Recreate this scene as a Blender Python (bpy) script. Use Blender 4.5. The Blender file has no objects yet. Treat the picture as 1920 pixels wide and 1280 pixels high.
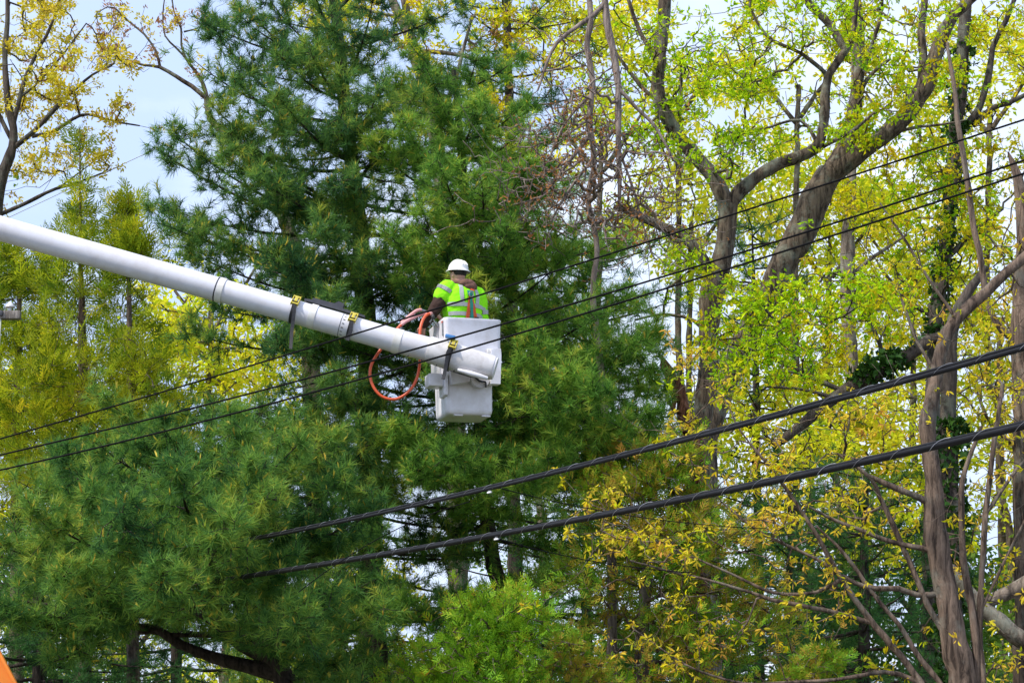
import bpy, bmesh, math, random, time
import numpy as np
from mathutils import Vector, Matrix
from mathutils.bvhtree import BVHTree

T0 = time.time()
rng = np.random.default_rng(7)
random.seed(7)
sc = bpy.context.scene
COL = sc.collection

# ------------------------------------------------------------------ camera
PITCH = math.radians(14.0)
LENS = 80.0
CAMZ = 1.6
cam_d = bpy.data.cameras.new("camera")
cam_d.lens = LENS
cam_d.sensor_width = 36.0
cam_d.clip_end = 4000
cam = bpy.data.objects.new("camera", cam_d)
COL.objects.link(cam)
cam.location = (0, 0, CAMZ)
cam.rotation_euler = (math.pi / 2 + PITCH, 0, 0)
sc.camera = cam

# ------------------------------------------------------------------ sky, sun, exposure
SUN = Vector((-0.62, -0.42, 0.95)).normalized()
world = bpy.data.worlds.new("World")
sc.world = world
world.use_nodes = True
wn = world.node_tree
wn.nodes.clear()
wo = wn.nodes.new("ShaderNodeOutputWorld")
bg = wn.nodes.new("ShaderNodeBackground")
sky = wn.nodes.new("ShaderNodeTexSky")
sky.sky_type = 'NISHITA'
sky.sun_disc = False
sky.sun_elevation = math.asin(SUN.z)
sky.sun_rotation = math.atan2(SUN.x, SUN.y)
sky.dust_density = 1.0
sky.ozone_density = 1.5
tc = wn.nodes.new("ShaderNodeTexCoord")
mp = wn.nodes.new("ShaderNodeMapping")
mp.inputs['Scale'].default_value = (1.0, 1.0, 2.2)
mp.inputs['Location'].default_value = (0.9, 0.0, 0.1)
cl = wn.nodes.new("ShaderNodeTexNoise")
cl.inputs['Scale'].default_value = 3.4
cl.inputs['Detail'].default_value = 9
cl.inputs['Roughness'].default_value = 0.55
rp = wn.nodes.new("ShaderNodeValToRGB")
rp.color_ramp.elements[0].position = 0.44
rp.color_ramp.elements[0].color = (0, 0, 0, 1)
rp.color_ramp.elements[1].position = 0.66
mx = wn.nodes.new("ShaderNodeMix")
mx.data_type = 'RGBA'
mx.inputs[7].default_value = (3.9, 4.3, 5.0, 1)
wn.links.new(tc.outputs['Generated'], mp.inputs['Vector'])
wn.links.new(mp.outputs[0], cl.inputs['Vector'])
wn.links.new(cl.outputs['Fac'], rp.inputs['Fac'])
wn.links.new(rp.outputs[0], mx.inputs[0])
vl = wn.nodes.new("ShaderNodeMix")
vl.data_type = 'RGBA'
vl.inputs[0].default_value = 0.92
vl.inputs[7].default_value = (2.5, 3.15, 4.6, 1)
wn.links.new(sky.outputs[0], vl.inputs[6])
wn.links.new(vl.outputs[2], mx.inputs[6])
wn.links.new(mx.outputs[2], bg.inputs['Color'])
bg.inputs['Strength'].default_value = 0.14
wn.links.new(bg.outputs[0], wo.inputs[0])

sun_d = bpy.data.lights.new("sun", 'SUN')
sun_d.energy = 2.6
sun_d.angle = math.radians(6)
sun_d.color = (1.0, 0.94, 0.83)
sun = bpy.data.objects.new("sun", sun_d)
COL.objects.link(sun)
sun.rotation_euler = SUN.to_track_quat('Z', 'Y').to_euler()
sc.view_settings.view_transform = 'Standard'
sc.view_settings.look = 'None'
sc.view_settings.exposure = 1.0
sc.view_settings.gamma = 1.0
sc.cycles.max_bounces = 8
sc.cycles.transmission_bounces = 6
sc.cycles.use_denoising = True

# ------------------------------------------------------------------ projection helpers
FPX = LENS / 36.0 * 1920.0
CP, SP = math.cos(PITCH), math.sin(PITCH)


def P(px, py, Y):
    """point in the place at ground distance Y seen at photograph pixel px, py"""
    dx = (px - 960.0) / FPX
    dy = (640.0 - py) / FPX
    d = np.array([dx, CP - dy * SP, SP + dy * CP])
    return np.array([0, 0, CAMZ]) + d * (Y / d[1])


def PX(px, py, Y):
    px = np.asarray(px, float); py = np.asarray(py, float); Y = np.asarray(Y, float)
    dx = (px - 960.0) / FPX
    dy = (640.0 - py) / FPX
    y = CP - dy * SP
    t = Y / y
    return np.stack([dx * t, y * t, CAMZ + (SP + dy * CP) * t], -1)


def proj(p):
    p = np.asarray(p, float)
    v = p - np.array([0, 0, CAMZ])
    f = v[..., 1] * CP + v[..., 2] * SP
    u = -v[..., 1] * SP + v[..., 2] * CP
    return 960 + v[..., 0] / f * FPX, 640 - u / f * FPX, f


def pxm(Y, py=640):
    """metres per photograph pixel at distance Y"""
    return Y * 1.03 / FPX


def unit(v):
    v = np.asarray(v, float)
    return v / np.maximum(np.linalg.norm(v, axis=-1, keepdims=True), 1e-9)


# ------------------------------------------------------------------ object helpers
def tag(o, label=None, cat=None, group=None, kind=None):
    if label: o["label"] = label
    if cat: o["category"] = cat
    if group: o["group"] = group
    if kind: o["kind"] = kind
    return o


def empty(name, loc=(0, 0, 0)):
    o = bpy.data.objects.new(name, None)
    COL.objects.link(o)
    o.location = loc
    o.empty_display_size = 0.2
    return o


TRI = 0


def link(name, me, parent=None, mats=()):
    global TRI
    for m in mats:
        me.materials.append(m)
    o = bpy.data.objects.new(name, me)
    COL.objects.link(o)
    if parent is not None:
        o.parent = parent
        o.matrix_parent_inverse = Matrix.Translation(-Vector(parent.location)) if parent.type == 'EMPTY' and tuple(parent.rotation_euler) == (0, 0, 0) else parent.matrix_world.inverted()
    TRI += sum(max(1, 1) for _ in range(0))
    return o


def smooth(me):
    me.polygons.foreach_set("use_smooth", np.ones(len(me.polygons), dtype=bool))


def mesh_np(name, V, F, tint=None, midx=None, smooth_shade=False):
    """mesh from numpy: V (n,3), F (m,k) with k = 3 or 4"""
    global TRI
    V = np.ascontiguousarray(V, np.float32)
    F = np.ascontiguousarray(F, np.int32)
    k = F.shape[1]
    me = bpy.data.meshes.new(name)
    me.vertices.add(len(V))
    me.vertices.foreach_set("co", V.ravel())
    me.loops.add(F.size)
    me.loops.foreach_set("vertex_index", F.ravel())
    me.polygons.add(len(F))
    me.polygons.foreach_set("loop_start", np.arange(0, F.size, k, dtype=np.int32))
    if midx is not None:
        me.polygons.foreach_set("material_index", np.asarray(midx, np.int32))
    if smooth_shade:
        me.polygons.foreach_set("use_smooth", np.ones(len(F), dtype=bool))
    if tint is not None:
        a = me.attributes.new("tint", 'FLOAT', 'POINT')
        a.data.foreach_set("value", np.ascontiguousarray(tint, np.float32))
    me.update(calc_edges=True)
    TRI += len(F) * (k - 2)
    return me


class MB:
    """collects shapes for one mesh object"""
    def __init__(s):
        s.V = []; s.F = []; s.n = 0; s.M = []

    def add(s, V, F, m=0):
        V = np.asarray(V, float)
        s.V.append(V)
        for f in F:
            s.F.append(tuple(int(i) + s.n for i in f)); s.M.append(m)
        s.n += len(V)

    def box(s, c, sx, sy, sz, R=None, m=0, bev=0.0):
        bm = bmesh.new()
        bmesh.ops.create_cube(bm, size=1)
        for v in bm.verts:
            v.co = (v.co.x * sx, v.co.y * sy, v.co.z * sz)
        if bev > 0:
            bmesh.ops.bevel(bm, geom=bm.edges[:], offset=bev, segments=2, affect='EDGES', profile=0.6)
        bm.verts.index_update()
        V = np.array([v.co[:] for v in bm.verts])
        F = [[v.index for v in f.verts] for f in bm.faces]
        bm.free()
        if R is not None:
            V = V @ np.asarray(R).T
        s.add(V + np.asarray(c), F, m)

    def tube(s, pts, rad, n=10, m=0, cap=True, squash=None):
        V, F = tube_np(np.asarray(pts, float), np.broadcast_to(np.asarray(rad, float), (len(pts),)), n, cap)
        s.add(V, F, m)

    def loft(s, rings, m=0, cap0=True, cap1=True, close=True):
        rings = [np.asarray(r, float) for r in rings]
        n = len(rings[0])
        V = np.concatenate(rings)
        F = []
        for i in range(len(rings) - 1):
            for j in range(n if close else n - 1):
                a = i * n + j; b = i * n + (j + 1) % n
                F.append((a, b, b + n, a + n))
        if cap0: F.append(tuple(range(n - 1, -1, -1)))
        if cap1: F.append(tuple(range((len(rings) - 1) * n, len(rings) * n)))
        s.add(V, F, m)

    def sphere(s, c, rx, ry=None, rz=None, R=None, m=0, seg=16, ringn=10):
        ry = ry or rx; rz = rz or rx
        rr = []
        for i in range(1, ringn):
            a = math.pi * i / ringn
            t = np.arange(seg) * 2 * math.pi / seg
            rr.append(np.stack([np.cos(t) * math.sin(a) * rx, np.sin(t) * math.sin(a) * ry, np.full(seg, -math.cos(a) * rz)], -1))
        V = np.concatenate(rr + [np.array([[0, 0, -rz], [0, 0, rz]])])
        F = []
        for i in range(ringn - 2):
            for j in range(seg):
                a = i * seg + j; b = i * seg + (j + 1) % seg
                F.append((a, b, b + seg, a + seg))
        k = len(V) - 2
        for j in range(seg):
            F.append((k, (j + 1) % seg, j))
            F.append((k + 1, (ringn - 2) * seg + j, (ringn - 2) * seg + (j + 1) % seg))
        if R is not None: V = V @ np.asarray(R).T
        s.add(V + np.asarray(c), F, m)

    def build(s, name, mats, parent=None, sm=True, angle=40):
        global TRI
        me = bpy.data.meshes.new(name)
        me.from_pydata(np.concatenate(s.V).tolist(), [], s.F)
        me.polygons.foreach_set("material_index", np.array(s.M, np.int32))
        TRI += sum(len(f) - 2 for f in s.F)
        if sm:
            smooth(me)
            try:
                me.set_sharp_from_angle(angle=math.radians(angle))
            except Exception:
                pass
        me.update()
        if not isinstance(mats, (list, tuple)): mats = [mats]
        return link(name, me, parent, mats)


def frames(pts):
    """parallel transport frames along a polyline"""
    n = len(pts)
    T = np.zeros_like(pts)
    T[1:-1] = pts[2:] - pts[:-2]
    T[0] = pts[1] - pts[0]
    T[-1] = pts[-1] - pts[-2]
    T = unit(T)
    up = np.array([0, 0, 1.0]) if abs(T[0, 2]) < 0.9 else np.array([1.0, 0, 0])
    N = np.zeros_like(pts)
    N[0] = unit(np.cross(np.cross(T[0], up), T[0]))
    for i in range(1, n):
        v = N[i - 1] - T[i] * np.dot(N[i - 1], T[i])
        N[i] = unit(v)
    return T, N, np.cross(T, N)


def tube_np(pts, rad, n=8, cap=True):
    T, N, B = frames(pts)
    a = np.arange(n) * 2 * math.pi / n
    ring = np.cos(a)[None, :, None] * N[:, None] + np.sin(a)[None, :, None] * B[:, None]
    V = (pts[:, None] + ring * rad[:, None, None]).reshape(-1, 3)
    m = len(pts)
    i = np.arange(m - 1)[:, None] * n
    j = np.arange(n)[None]
    k = (np.arange(n)[None] + 1) % n
    F = np.stack([i + j, i + k, i + k + n, i + j + n], -1).reshape(-1, 4).tolist()
    if cap:
        F.append(list(range(n - 1, -1, -1)))
        F.append(list(range((m - 1) * n, m * n)))
    return V, F


def catmull(pts, step):
    """smooth a polyline of rows [x y z r ...]"""
    pts = np.asarray(pts, float)
    out = []
    n = len(pts)
    for i in range(n - 1):
        p0 = pts[max(i - 1, 0)]; p1 = pts[i]; p2 = pts[i + 1]; p3 = pts[min(i + 2, n - 1)]
        k = max(1, int(math.ceil(np.linalg.norm(p2[:3] - p1[:3]) / step)))
        for q in range(k):
            t = q / k
            out.append(0.5 * ((2 * p1) + (-p0 + p2) * t + (2 * p0 - 5 * p1 + 4 * p2 - p3) * t * t + (-p0 + 3 * p1 - 3 * p2 + p3) * t ** 3))
    out.append(pts[-1])
    return np.array(out)


# ------------------------------------------------------------------ materials
def nodes(name):
    m = bpy.data.materials.new(name)
    m.use_nodes = True
    nt = m.node_tree
    nt.nodes.clear()
    return m, nt, nt.nodes, nt.links


def plain(name, col, rough=0.5, metal=0.0, grime=None, gscale=6.0, gamt=0.5, bump=0.0, bscale=60, coat=0.0, spec=0.5):
    m, nt, N, L = nodes(name)
    o = N.new("ShaderNodeOutputMaterial"); b = N.new("ShaderNodeBsdfPrincipled")
    b.inputs['Base Color'].default_value = (*col, 1)
    b.inputs['Roughness'].default_value = rough
    b.inputs['Metallic'].default_value = metal
    b.inputs['Specular IOR Level'].default_value = spec
    b.inputs['Coat Weight'].default_value = coat
    tcn = N.new("ShaderNodeTexCoord")
    if grime is not None:
        n1 = N.new("ShaderNodeTexNoise"); n1.inputs['Scale'].default_value = gscale
        n1.inputs['Detail'].default_value = 8; n1.inputs['Roughness'].default_value = 0.65
        r = N.new("ShaderNodeValToRGB")
        r.color_ramp.elements[0].position = 0.45; r.color_ramp.elements[1].position = 0.8
        r.color_ramp.elements[0].color = (0, 0, 0, 1); r.color_ramp.elements[1].color = (gamt,) * 3 + (1,)
        x = N.new("ShaderNodeMix"); x.data_type = 'RGBA'
        x.inputs[6].default_value = (*col, 1); x.inputs[7].default_value = (*grime, 1)
        L.new(tcn.outputs['Object'], n1.inputs['Vector']); L.new(n1.outputs['Fac'], r.inputs['Fac'])
        L.new(r.outputs[0], x.inputs[0]); L.new(x.outputs[2], b.inputs['Base Color'])
    if bump > 0:
        n2 = N.new("ShaderNodeTexNoise"); n2.inputs['Scale'].default_value = bscale; n2.inputs['Detail'].default_value = 5
        bp = N.new("ShaderNodeBump"); bp.inputs['Strength'].default_value = bump; bp.inputs['Distance'].default_value = 0.02
        L.new(tcn.outputs['Object'], n2.inputs['Vector']); L.new(n2.outputs['Fac'], bp.inputs['Height']); L.new(bp.outputs[0], b.inputs['Normal'])
    L.new(b.outputs[0], o.inputs[0])
    return m


def leafmat(name, cols, trans=0.4, nscale=0.9, rough=0.55, tscale=1.25, noiseamt=0.35):
    """leaf colours: ramp over the per leaf tint attribute shifted by a slow noise through the crown"""
    m, nt, N, L = nodes(name)
    o = N.new("ShaderNodeOutputMaterial")
    at = N.new("ShaderNodeAttribute"); at.attribute_name = "tint"
    g = N.new("ShaderNodeNewGeometry")
    n1 = N.new("ShaderNodeTexNoise"); n1.inputs['Scale'].default_value = nscale; n1.inputs['Detail'].default_value = 3
    L.new(g.outputs['Position'], n1.inputs['Vector'])
    ma = N.new("ShaderNodeMath"); ma.operation = 'MULTIPLY_ADD'
    ma.inputs[1].default_value = noiseamt * 2; ma.inputs[2].default_value = -noiseamt
    L.new(n1.outputs['Fac'], ma.inputs[0])
    ad = N.new("ShaderNodeMath"); ad.operation = 'ADD'; ad.use_clamp = True
    L.new(ma.outputs[0], ad.inputs[0]); L.new(at.outputs['Fac'], ad.inputs[1])
    r = N.new("ShaderNodeValToRGB")
    while len(r.color_ramp.elements) < len(cols):
        r.color_ramp.elements.new(0.5)
    for i, c in enumerate(cols):
        r.color_ramp.elements[i].position = i / (len(cols) - 1)
        r.color_ramp.elements[i].color = (*c, 1)
    L.new(ad.outputs[0], r.inputs['Fac'])
    d = N.new("ShaderNodeBsdfPrincipled"); d.inputs['Roughness'].default_value = rough
    d.inputs['Specular IOR Level'].default_value = 0.1
    t = N.new("ShaderNodeBsdfTranslucent")
    h = N.new("ShaderNodeMix"); h.data_type = 'RGBA'; h.blend_type = 'MULTIPLY'; h.inputs[0].default_value = 1.0
    h.inputs[7].default_value = (tscale, tscale, tscale * 0.8, 1)
    L.new(r.outputs[0], d.inputs['Base Color']); L.new(r.outputs[0], h.inputs[6]); L.new(h.outputs[2], t.inputs['Color'])
    mxs = N.new("ShaderNodeMixShader"); mxs.inputs[0].default_value = trans
    L.new(d.outputs[0], mxs.inputs[1]); L.new(t.outputs[0], mxs.inputs[2]); L.new(mxs.outputs[0], o.inputs[0])
    return m


def barkmat(name, c0, c1, lichen=None, lamt=0.5, scale=6.5, bump=0.6):
    m, nt, N, L = nodes(name)
    o = N.new("ShaderNodeOutputMaterial"); b = N.new("ShaderNodeBsdfPrincipled")
    b.inputs['Roughness'].default_value = 0.85; b.inputs['Specular IOR Level'].default_value = 0.2
    g = N.new("ShaderNodeNewGeometry")
    mpn = N.new("ShaderNodeMapping"); mpn.inputs['Scale'].default_value = (1, 1, 0.16)
    L.new(g.outputs['Position'], mpn.inputs['Vector'])
    n1 = N.new("ShaderNodeTexNoise"); n1.inputs['Scale'].default_value = scale * 2.2; n1.inputs['Detail'].default_value = 7
    n1.inputs['Roughness'].default_value = 0.7; n1.inputs['Distortion'].default_value = 0.6
    L.new(mpn.outputs[0], n1.inputs['Vector'])
    r = N.new("ShaderNodeValToRGB")
    r.color_ramp.elements[0].position = 0.40; r.color_ramp.elements[1].position = 0.60
    r.color_ramp.elements[0].color = (*c0, 1); r.color_ramp.elements[1].color = (*c1, 1)
    L.new(n1.outputs['Fac'], r.inputs['Fac'])
    src = r.outputs[0]
    if lichen is not None:
        n2 = N.new("ShaderNodeTexNoise"); n2.inputs['Scale'].default_value = 3.2; n2.inputs['Detail'].default_value = 8
        n2.inputs['Roughness'].default_value = 0.7
        L.new(g.outputs['Position'], n2.inputs['Vector'])
        r2 = N.new("ShaderNodeValToRGB")
        r2.color_ramp.elements[0].position = 0.50; r2.color_ramp.elements[1].position = 0.62
        r2.color_ramp.elements[1].color = (lamt,) * 3 + (1,)
        L.new(n2.outputs['Fac'], r2.inputs['Fac'])
        x = N.new("ShaderNodeMix"); x.data_type = 'RGBA'
        L.new(r2.outputs[0], x.inputs[0]); L.new(src, x.inputs[6]); x.inputs[7].default_value = (*lichen, 1)
        src = x.outputs[2]
    L.new(src, b.inputs['Base Color'])
    bp = N.new("ShaderNodeBump"); bp.inputs['Strength'].default_value = min(1.0, bump * 1.5); bp.inputs['Distance'].default_value = 0.06
    L.new(n1.outputs['Fac'], bp.inputs['Height']); L.new(bp.outputs[0], b.inputs['Normal'])
    L.new(b.outputs[0], o.inputs[0])
    return m


M = {}
M['pine'] = leafmat('pine_needles', [(.018, .065, .032), (.07, .18, .055), (.17, .31, .06), (.42, .46, .065)], 0.48, 1.0)
M['pine_front'] = leafmat('pine_needles_lush', [(.026, .085, .022), (.11, .26, .045), (.25, .43, .065), (.52, .56, .09)], 0.5, 1.0)
M['pine_low'] = leafmat('pine_needles_cool', [(.020, .075, .028), (.08, .20, .048), (.18, .33, .058), (.42, .46, .07)], 0.46, 1.0)
M['pine_far'] = leafmat('pine_needles_dark', [(.022, .08, .03), (.052, .155, .042), (.125, .24, .052)], 0.42)
M['candle'] = leafmat('pine_candles', [(.50, .42, .06), (.66, .56, .09), (.58, .38, .06)], 0.3)
M['cedar'] = leafmat('cedar_sprays', [(.06, .14, .016), (.20, .29, .018), (.40, .44, .02), (.58, .48, .03)], 0.48, 0.7)
M['juniper'] = leafmat('juniper_sprays', [(.06, .17, .014), (.14, .32, .018), (.27, .43, .022), (.42, .25, .03)], 0.3, 1.3, noiseamt=0.5)
M['juniper_brown'] = leafmat('juniper_brown_sprays', [(.07, .20, .014), (.17, .34, .02), (.34, .28, .03), (.48, .24, .05)], 0.3, 1.5, noiseamt=0.5)
M['lime'] = leafmat('young_oak_leaves', [(.17, .36, .008), (.34, .56, .010), (.50, .62, .012), (.62, .54, .015)], 0.58, 0.6, tscale=1.45)
M['limeyellow'] = leafmat('yellow_green_leaves', [(.30, .42, .010), (.50, .54, .012), (.64, .54, .015), (.62, .40, .02)], 0.58, 0.6, tscale=1.4)
M['amber'] = leafmat('amber_young_leaves', [(.48, .52, .03), (.70, .60, .04), (.74, .52, .05), (.66, .34, .08)], 0.45, 0.8)
M['yellow'] = leafmat('yellow_flower_tufts', [(.46, .44, .03), (.64, .56, .04), (.70, .56, .05), (.54, .36, .05)], 0.45, 0.8)
M['samara'] = leafmat('tan_winged_seeds', [(.36, .24, .10), (.42, .22, .10), (.34, .15, .09), (.50, .40, .08)], 0.4)
M['deadleaf'] = leafmat('dead_leaves', [(.30, .14, .05), (.38, .17, .06), (.24, .10, .05)], 0.3)
M['farleaf'] = leafmat('far_yellow_leaves', [(.32, .46, .02), (.54, .60, .025), (.70, .64, .03), (.62, .48, .05)], 0.58, 0.4, tscale=1.4)
M['fargreen'] = leafmat('far_green_leaves', [(.06, .14, .02), (.12, .22, .03), (.24, .32, .04)], 0.45, 0.4)
M['ivy'] = leafmat('ivy_leaves', [(.015, .05, .012), (.03, .085, .015), (.06, .13, .02)], 0.2, 1.2, 0.35)
M['bark_pine'] = barkmat('pine_bark', (.018, .014, .012), (.075, .058, .048))
M['bark_oak'] = barkmat('oak_bark', (.026, .018, .013), (.185, .14, .10), (.26, .28, .22), 0.6)
M['bark_pale'] = barkmat('pale_bark', (.08, .062, .048), (.27, .215, .17), (.29, .31, .25), 0.6)
M['bark_red'] = barkmat('reddish_grey_bark', (.045, .031, .024), (.225, .16, .12), (.26, .27, .23), 0.35)
M['bark_dead'] = barkmat('dead_wood', (.14, .108, .092), (.34, .275, .24))
M['bark_dark'] = barkmat('dark_bark', (.03, .024, .02), (.115, .09, .075), (.16, .18, .14), 0.5)
M['bark_snag'] = barkmat('splintered_heartwood', (.05, .02, .012), (.26, .11, .055))
M['white'] = plain('white_fibreglass', (.75, .74, .79), 0.36, grime=(.36, .30, .25), gscale=5.5, gamt=0.5, bump=0.04, bscale=25)
M['white_clean'] = plain('white_boom_paint', (.68, .68, .75), 0.3, grime=(.40, .33, .28), gscale=2.4, gamt=0.6, bump=.03, bscale=9)
M['band'] = plain('cream_band', (.74, .73, .71), 0.45, grime=(.45, .38, .30), gscale=9, gamt=0.6)
M['grimy'] = plain('weathered_white', (.66, .64, .66), 0.45, grime=(.25, .21, .17), gscale=7, gamt=0.7, bump=0.06, bscale=30)
M['dark_gap'] = plain('dark_seam', (.03, .03, .032), 0.6)
M['black_plastic'] = plain('black_plastic', (.045, .045, .055), 0.42, grime=(.12, .12, .13), gscale=10, gamt=0.5)
M['webbing'] = plain('black_webbing', (.018, .018, .022), 0.75, grime=(.06, .06, .07), gscale=40, gamt=0.7, bump=0.2, bscale=200)
M['ratchet'] = plain('yellow_steel', (.62, .50, .06), 0.4, 0.2, grime=(.2, .16, .08), gscale=30, gamt=0.7)
M['steel'] = plain('scuffed_steel', (.35, .35, .36), 0.4, 0.8, grime=(.12, .10, .08), gscale=25, gamt=0.6)
M['blue'] = plain('blue_plastic', (.05, .20, .50), 0.45, grime=(.10, .20, .35), gscale=20, gamt=0.5)
M['orange_hose'] = plain('orange_hose_rubber', (.70, .095, .025), 0.42, grime=(.35, .10, .05), gscale=14, gamt=0.6)
M['pink_hose'] = plain('faded_hose_sleeve', (.66, .33, .32), 0.5, grime=(.40, .2, .18), gscale=18, gamt=0.6)
M['cable'] = plain('black_cable_jacket', (.008, .008, .010), 0.6, grime=(.022, .022, .026), gscale=6, gamt=0.7, spec=0.2)
M['wire'] = plain('black_wire', (.006, .006, .007), 0.8, spec=0.1)
M['lash'] = plain('steel_lashing_wire', (.42, .42, .45), 0.4, 0.6)
M['clipwhite'] = plain('pale_cable_clip', (.72, .72, .74), 0.5)
M['polewood'] = barkmat('weathered_pole_wood', (.16, .135, .12), (.36, .32, .29), scale=14, bump=0.3)
M['porcelain'] = plain('grey_porcelain', (.62, .63, .66), 0.25)
M['orange_paint'] = plain('orange_machine_paint', (.80, .22, .012), 0.38, grime=(.45, .14, .03), gscale=4, gamt=0.5)
M['lime_shirt'] = plain('fluorescent_lime_cloth', (.28, .87, .012), 0.85, grime=(.30, .72, .02), gscale=14, gamt=0.5, bump=0.3, bscale=26, spec=0.2)
M['reflect'] = plain('grey_reflective_tape', (.36, .38, .37), 0.5, grime=(.5, .52, .5), gscale=40, gamt=0.4)
M['brown_cloth'] = plain('brown_jacket_cloth', (.045, .026, .021), 0.9, grime=(.075, .048, .04), gscale=14, gamt=0.7, bump=0.5, bscale=30, spec=0.15)
M['hood_cloth'] = plain('brown_hood_cloth', (.16, .085, .065), 0.9, grime=(.10, .055, .045), gscale=16, gamt=0.7, bump=0.5, bscale=40, spec=0.15)
M['trousers'] = plain('dark_trouser_cloth', (.03, .032, .04), 0.9)
M['skin'] = plain('skin', (.48, .27, .20), 0.5, grime=(.42, .20, .15), gscale=22, gamt=0.6)
M['hat'] = plain('white_hard_hat_shell', (.80, .80, .78), 0.35, grime=(.55, .52, .45), gscale=12, gamt=0.35)
M['hatband'] = plain('black_hat_strap', (.012, .012, .014), 0.6)
M['harness'] = plain('orange_harness_webbing', (.66, .10, .025), 0.75, bump=0.2, bscale=150)
M['teal'] = plain('teal_harness_webbing', (.015, .26, .19), 0.75, bump=0.2, bscale=150)
M['hair'] = plain('dark_hair', (.02, .015, .012), 0.8)
M['boot'] = plain('boot_leather', (.06, .035, .02), 0.6)


def groundmat():
    m, nt, N, L = nodes('leaf_litter_ground')
    o = N.new("ShaderNodeOutputMaterial"); b = N.new("ShaderNodeBsdfPrincipled")
    b.inputs['Roughness'].default_value = 0.95
    n1 = N.new("ShaderNodeTexNoise"); n1.inputs['Scale'].default_value = 0.8; n1.inputs['Detail'].default_value = 10
    g = N.new("ShaderNodeNewGeometry"); L.new(g.outputs['Position'], n1.inputs['Vector'])
    r = N.new("ShaderNodeValToRGB")
    r.color_ramp.elements[0].position = 0.35; r.color_ramp.elements[1].position = 0.65
    r.color_ramp.elements[0].color = (.05, .08, .02, 1); r.color_ramp.elements[1].color = (.13, .10, .06, 1)
    L.new(n1.outputs['Fac'], r.inputs['Fac']); L.new(r.outputs[0], b.inputs['Base Color']); L.new(b.outputs[0], o.inputs[0])
    return m


M['ground'] = groundmat()
M['asphalt'] = plain('asphalt', (.13, .125, .12), 0.9, grime=(.17, .165, .16), gscale=3, gamt=0.6)
M['kerb'] = plain('concrete_kerb', (.36, .35, .33), 0.85)

# ------------------------------------------------------------------ ground and road
V = np.array([[-700, -200, 0], [700, -200, 0], [700, 1400, 0], [-700, 1400, 0]], float)
tag(link('ground', mesh_np('ground', V, np.array([[0, 1, 2, 3]])), None, [M['ground']]), 'grass and leaf litter ground under the trees', 'ground', kind='structure')
V = np.array([[-300, -5, .004], [300, -5, .004], [300, 18, .004], [-300, 18, .004]], float)
tag(link('road', mesh_np('road', V, np.array([[0, 1, 2, 3]])), None, [M['asphalt']]), 'dark asphalt road in front of the trees', 'road', kind='structure')
kb = MB(); kb.box((0, 18.08, .06), 600, .15, .13, bev=.02)
tag(kb.build('kerb', M['kerb']), 'concrete kerb along the road', 'kerb', kind='structure')

# ------------------------------------------------------------------ cables: their lines are needed for clearance
CAB_UP = [(2350, 528), (1920, 652), (1740, 702), (1530, 757), (1300, 818), (1100, 868), (920, 914), (700, 966), (520, 1003), (300, 1040)]
CAB_LO = [(2350, 690), (1920, 796), (1700, 848), (1500, 891), (1280, 933), (1080, 974), (900, 1008), (640, 1052), (450, 1083), (250, 1110)]


def invY(px, xa, Ya, xb, Yb):
    t = (np.asarray(px, float) - xa) / (xb - xa)
    return 1.0 / (1 / Ya + (1 / Yb - 1 / Ya) * t)


def cab_pts(tab, xa, Ya, xb, Yb, n=160):
    tab = sorted(tab)
    x = np.linspace(tab[0][0], tab[-1][0], n)
    c = np.polyfit([t[0] for t in tab], [t[1] for t in tab], 3)
    y = np.polyval(c, x)
    return x, y, invY(x, xa, Ya, xb, Yb)


def clearance(pts):
    """True for foliage points that keep clear of boom, bucket, worker and the lashed cables"""
    px, py, f = proj(pts)
    Y = pts[:, 1]
    ok = np.ones(len(pts), bool)
    yb = 412 + (px + 50) * (690 - 412) / 980.0
    ok &= ~((Y < 25.3) & (np.abs(py - yb) < 62) & (px < 960))
    ok &= ~((Y < 26.0) & (px > 765) & (px < 968) & (py > 455) & (py < 815))
    yl = 1171 + (px - 240) * (1265 - 1171) / 288.0
    ok &= ~((Y < 25.2) & (px > 250) & (px < 560) & (np.abs(py - yl) < 32))
    for tab in (CAB_UP, CAB_LO):
        c = np.polyfit([t[0] for t in tab], [t[1] for t in tab], 3)
        yc = np.polyval(c, px)
        ok &= ~((Y < invY(px, 1920, 11.0, 500, 21.5) + .5) & (np.abs(py - yc) < 38) & (px > 470 + 120 * rng.uniform(0, 1, len(px))))
    return ok


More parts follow.
